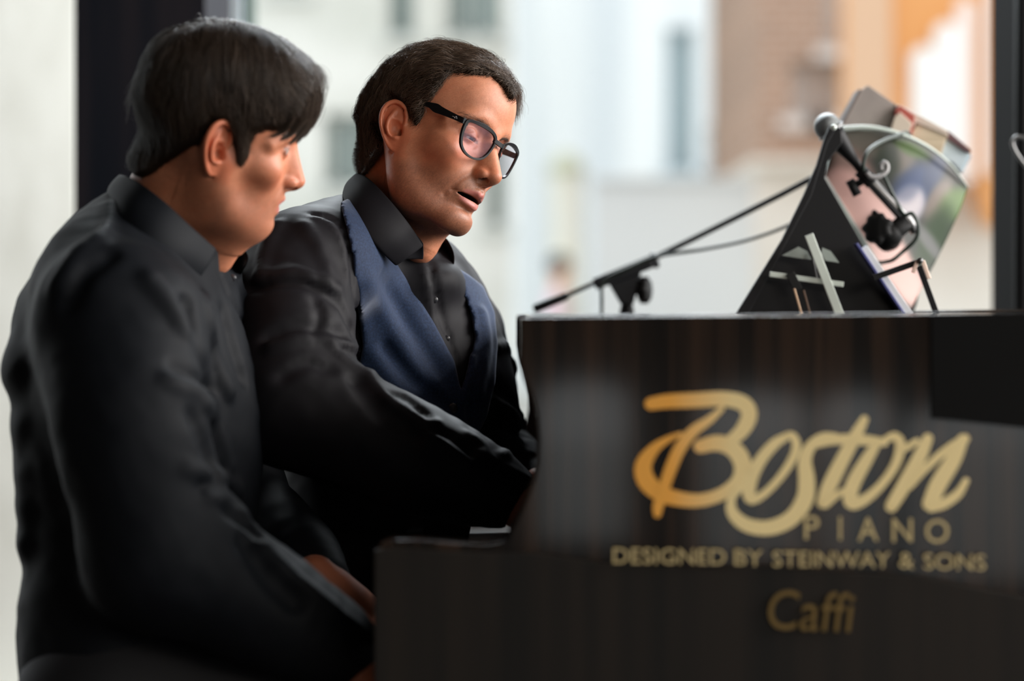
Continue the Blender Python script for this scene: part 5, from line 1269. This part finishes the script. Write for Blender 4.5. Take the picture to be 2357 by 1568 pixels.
v.chain([ENl, W(560, 1370, 2.47), W(710, 1452, 2.48), W(798, 1494, 2.495)], [.075, .066, .053, .038], .035, 12)
v.chain([SFl, W(520, 960, 2.93), EFl], [.065, .062, .060], .05, 10); v.chain([EFl, W(660, 1268, 2.81), W(738, 1342, 2.74)], [.062, .057, .037], .03, 10)
for c, r_ in [((93, 850), .0425), ((112, 975), .038), ((124, 1080), .034), ((112, 1165), .026), ((102, 1240), .021), ((166, 1300), .038), ((150, 1375), .036), ((148, 1450), .037), ((154, 1500), .035)]: v.ell(W(*c, 2.66), (r_, .09, r_), .018)
B_ = (2.3, 2.9)
for path, wd, amp in [
    ([(470, 690), (482, 770), (495, 840), (520, 900)], .010, -.014), ([(430, 700), (445, 780), (470, 850)], .012, .010), ([(520, 720), (540, 800), (560, 870)], .012, .008),
    ([(240, 545), (185, 590), (135, 660)], .012, -.009), ([(250, 590), (200, 630), (160, 700)], .012, .008), ([(255, 470), (250, 510), (225, 550)], .008, -.005),
    ([(345, 640), (400, 720), (445, 820), (460, 850)], .012, -.012), ([(380, 880), (440, 900), (480, 930)], .009, -.010), ([(400, 850), (445, 870), (478, 895)], .008, .008), ([(470, 930), (500, 1000), (522, 1075)], .009, -.010), ([(440, 960), (470, 1030), (490, 1090)], .010, .008),
    ([(430, 1080), (500, 1100), (545, 1130)], .009, -.010), ([(480, 1140), (530, 1150), (560, 1185)], .009, -.011), ([(460, 1120), (510, 1132), (545, 1150)], .007, .008), ([(520, 1180), (570, 1210), (600, 1240)], .008, .009),
    ([(580, 1220), (640, 1290), (700, 1350), (770, 1400)], .010, -.009), ([(560, 1250), (620, 1330), (680, 1390)], .011, .008), ([(700, 1340), (760, 1390), (830, 1450)], .008, -.005),
    ([(500, 580), (520, 660), (560, 740), (610, 830)], .005, .006), ([(540, 600), (560, 680), (600, 760), (640, 830)], .006, -.006)]:
    fold(v, path, wd, amp * 1.3, *B_)
V, Q = v.mesh(); N = v.grad(V); V = wrinkle(V, N, .0035, 8, 51, (1, 1, .6)); V = wrinkle(V, N, .0012, 24, 52)
shirtL = mobj('shirt', V, Q, M_SHIRT_L, leftman)
for (bx_, by_) in ((535, 640), (565, 720), (600, 800)):
    q_ = hit(v, bx_, by_, 2.4, 2.95)
    if q_ is not None: MB().sphere(q_, (.0045, .002, .0045), 14, 8).build('shirt_button', M_BTN, shirtL, True)
ribbon([W(494, 574, 2.665), W(440, 524, 2.635), W(380, 466, 2.625), W(322, 420, 2.65), W(286, 404, 2.73), W(330, 430, 2.82), W(420, 500, 2.87), W(500, 560, 2.84), W(545, 566, 2.74)],
       [W(448, 652, 2.64), W(378, 600, 2.60), W(312, 545, 2.595), W(266, 492, 2.63), W(254, 458, 2.73), W(320, 480, 2.86), W(430, 560, 2.91), W(530, 640, 2.87), W(563, 612, 2.75)], .007, M_SHIRT_L, 'collar', shirtL)
ribbon([W(497, 580, 2.69), W(400, 490, 2.66), W(320, 425, 2.69), W(300, 415, 2.75), W(360, 460, 2.83), W(470, 545, 2.85), W(520, 572, 2.78)],
       [W(505, 660, 2.69), W(400, 600, 2.64), W(310, 520, 2.67), W(290, 480, 2.75), W(360, 520, 2.85), W(470, 620, 2.87), W(530, 660, 2.78)], .002, M_SHIRT_L, 'collar_stand', shirtL)
v = Vol((-.62, 2.42, .05), (.16, 2.95, .68), .011 if FAST else .008); v.ell(W(345, 1575, 2.66), (.110, .18, .105), .08, TL_M @ rotm(7, 'Y')); legsL(v, .012); V, Q = v.mesh(); mobj('trousers', V, Q, M_TROU, leftman)
shoes(.02, [W(320, 1590, 2.66)[1] + sL[1] * .085 * q - .01 for q in (1, -1)], leftman)

# bench
bn = empty('piano_bench', (-.38, 2.88, 0), label='long dark piano bench on which the two men sit', cat='bench')
MB().box((-.62, 2.42, .41), (-.12, 3.36, .465)).build('seat_cushion', mat('black leatherette', (.012, .011, .011), .4), bn, bevel=.012)
MB().box((-.60, 2.44, .35), (-.14, 3.34, .41)).build('apron', M_BLK, bn, bevel=.003)
for a in (-.58, -.20):
    for b in (2.46, 3.28): MB().box((a, b, 0), (a + .05, b + .05, .35)).build('leg', M_BLK, bn, bevel=.002)
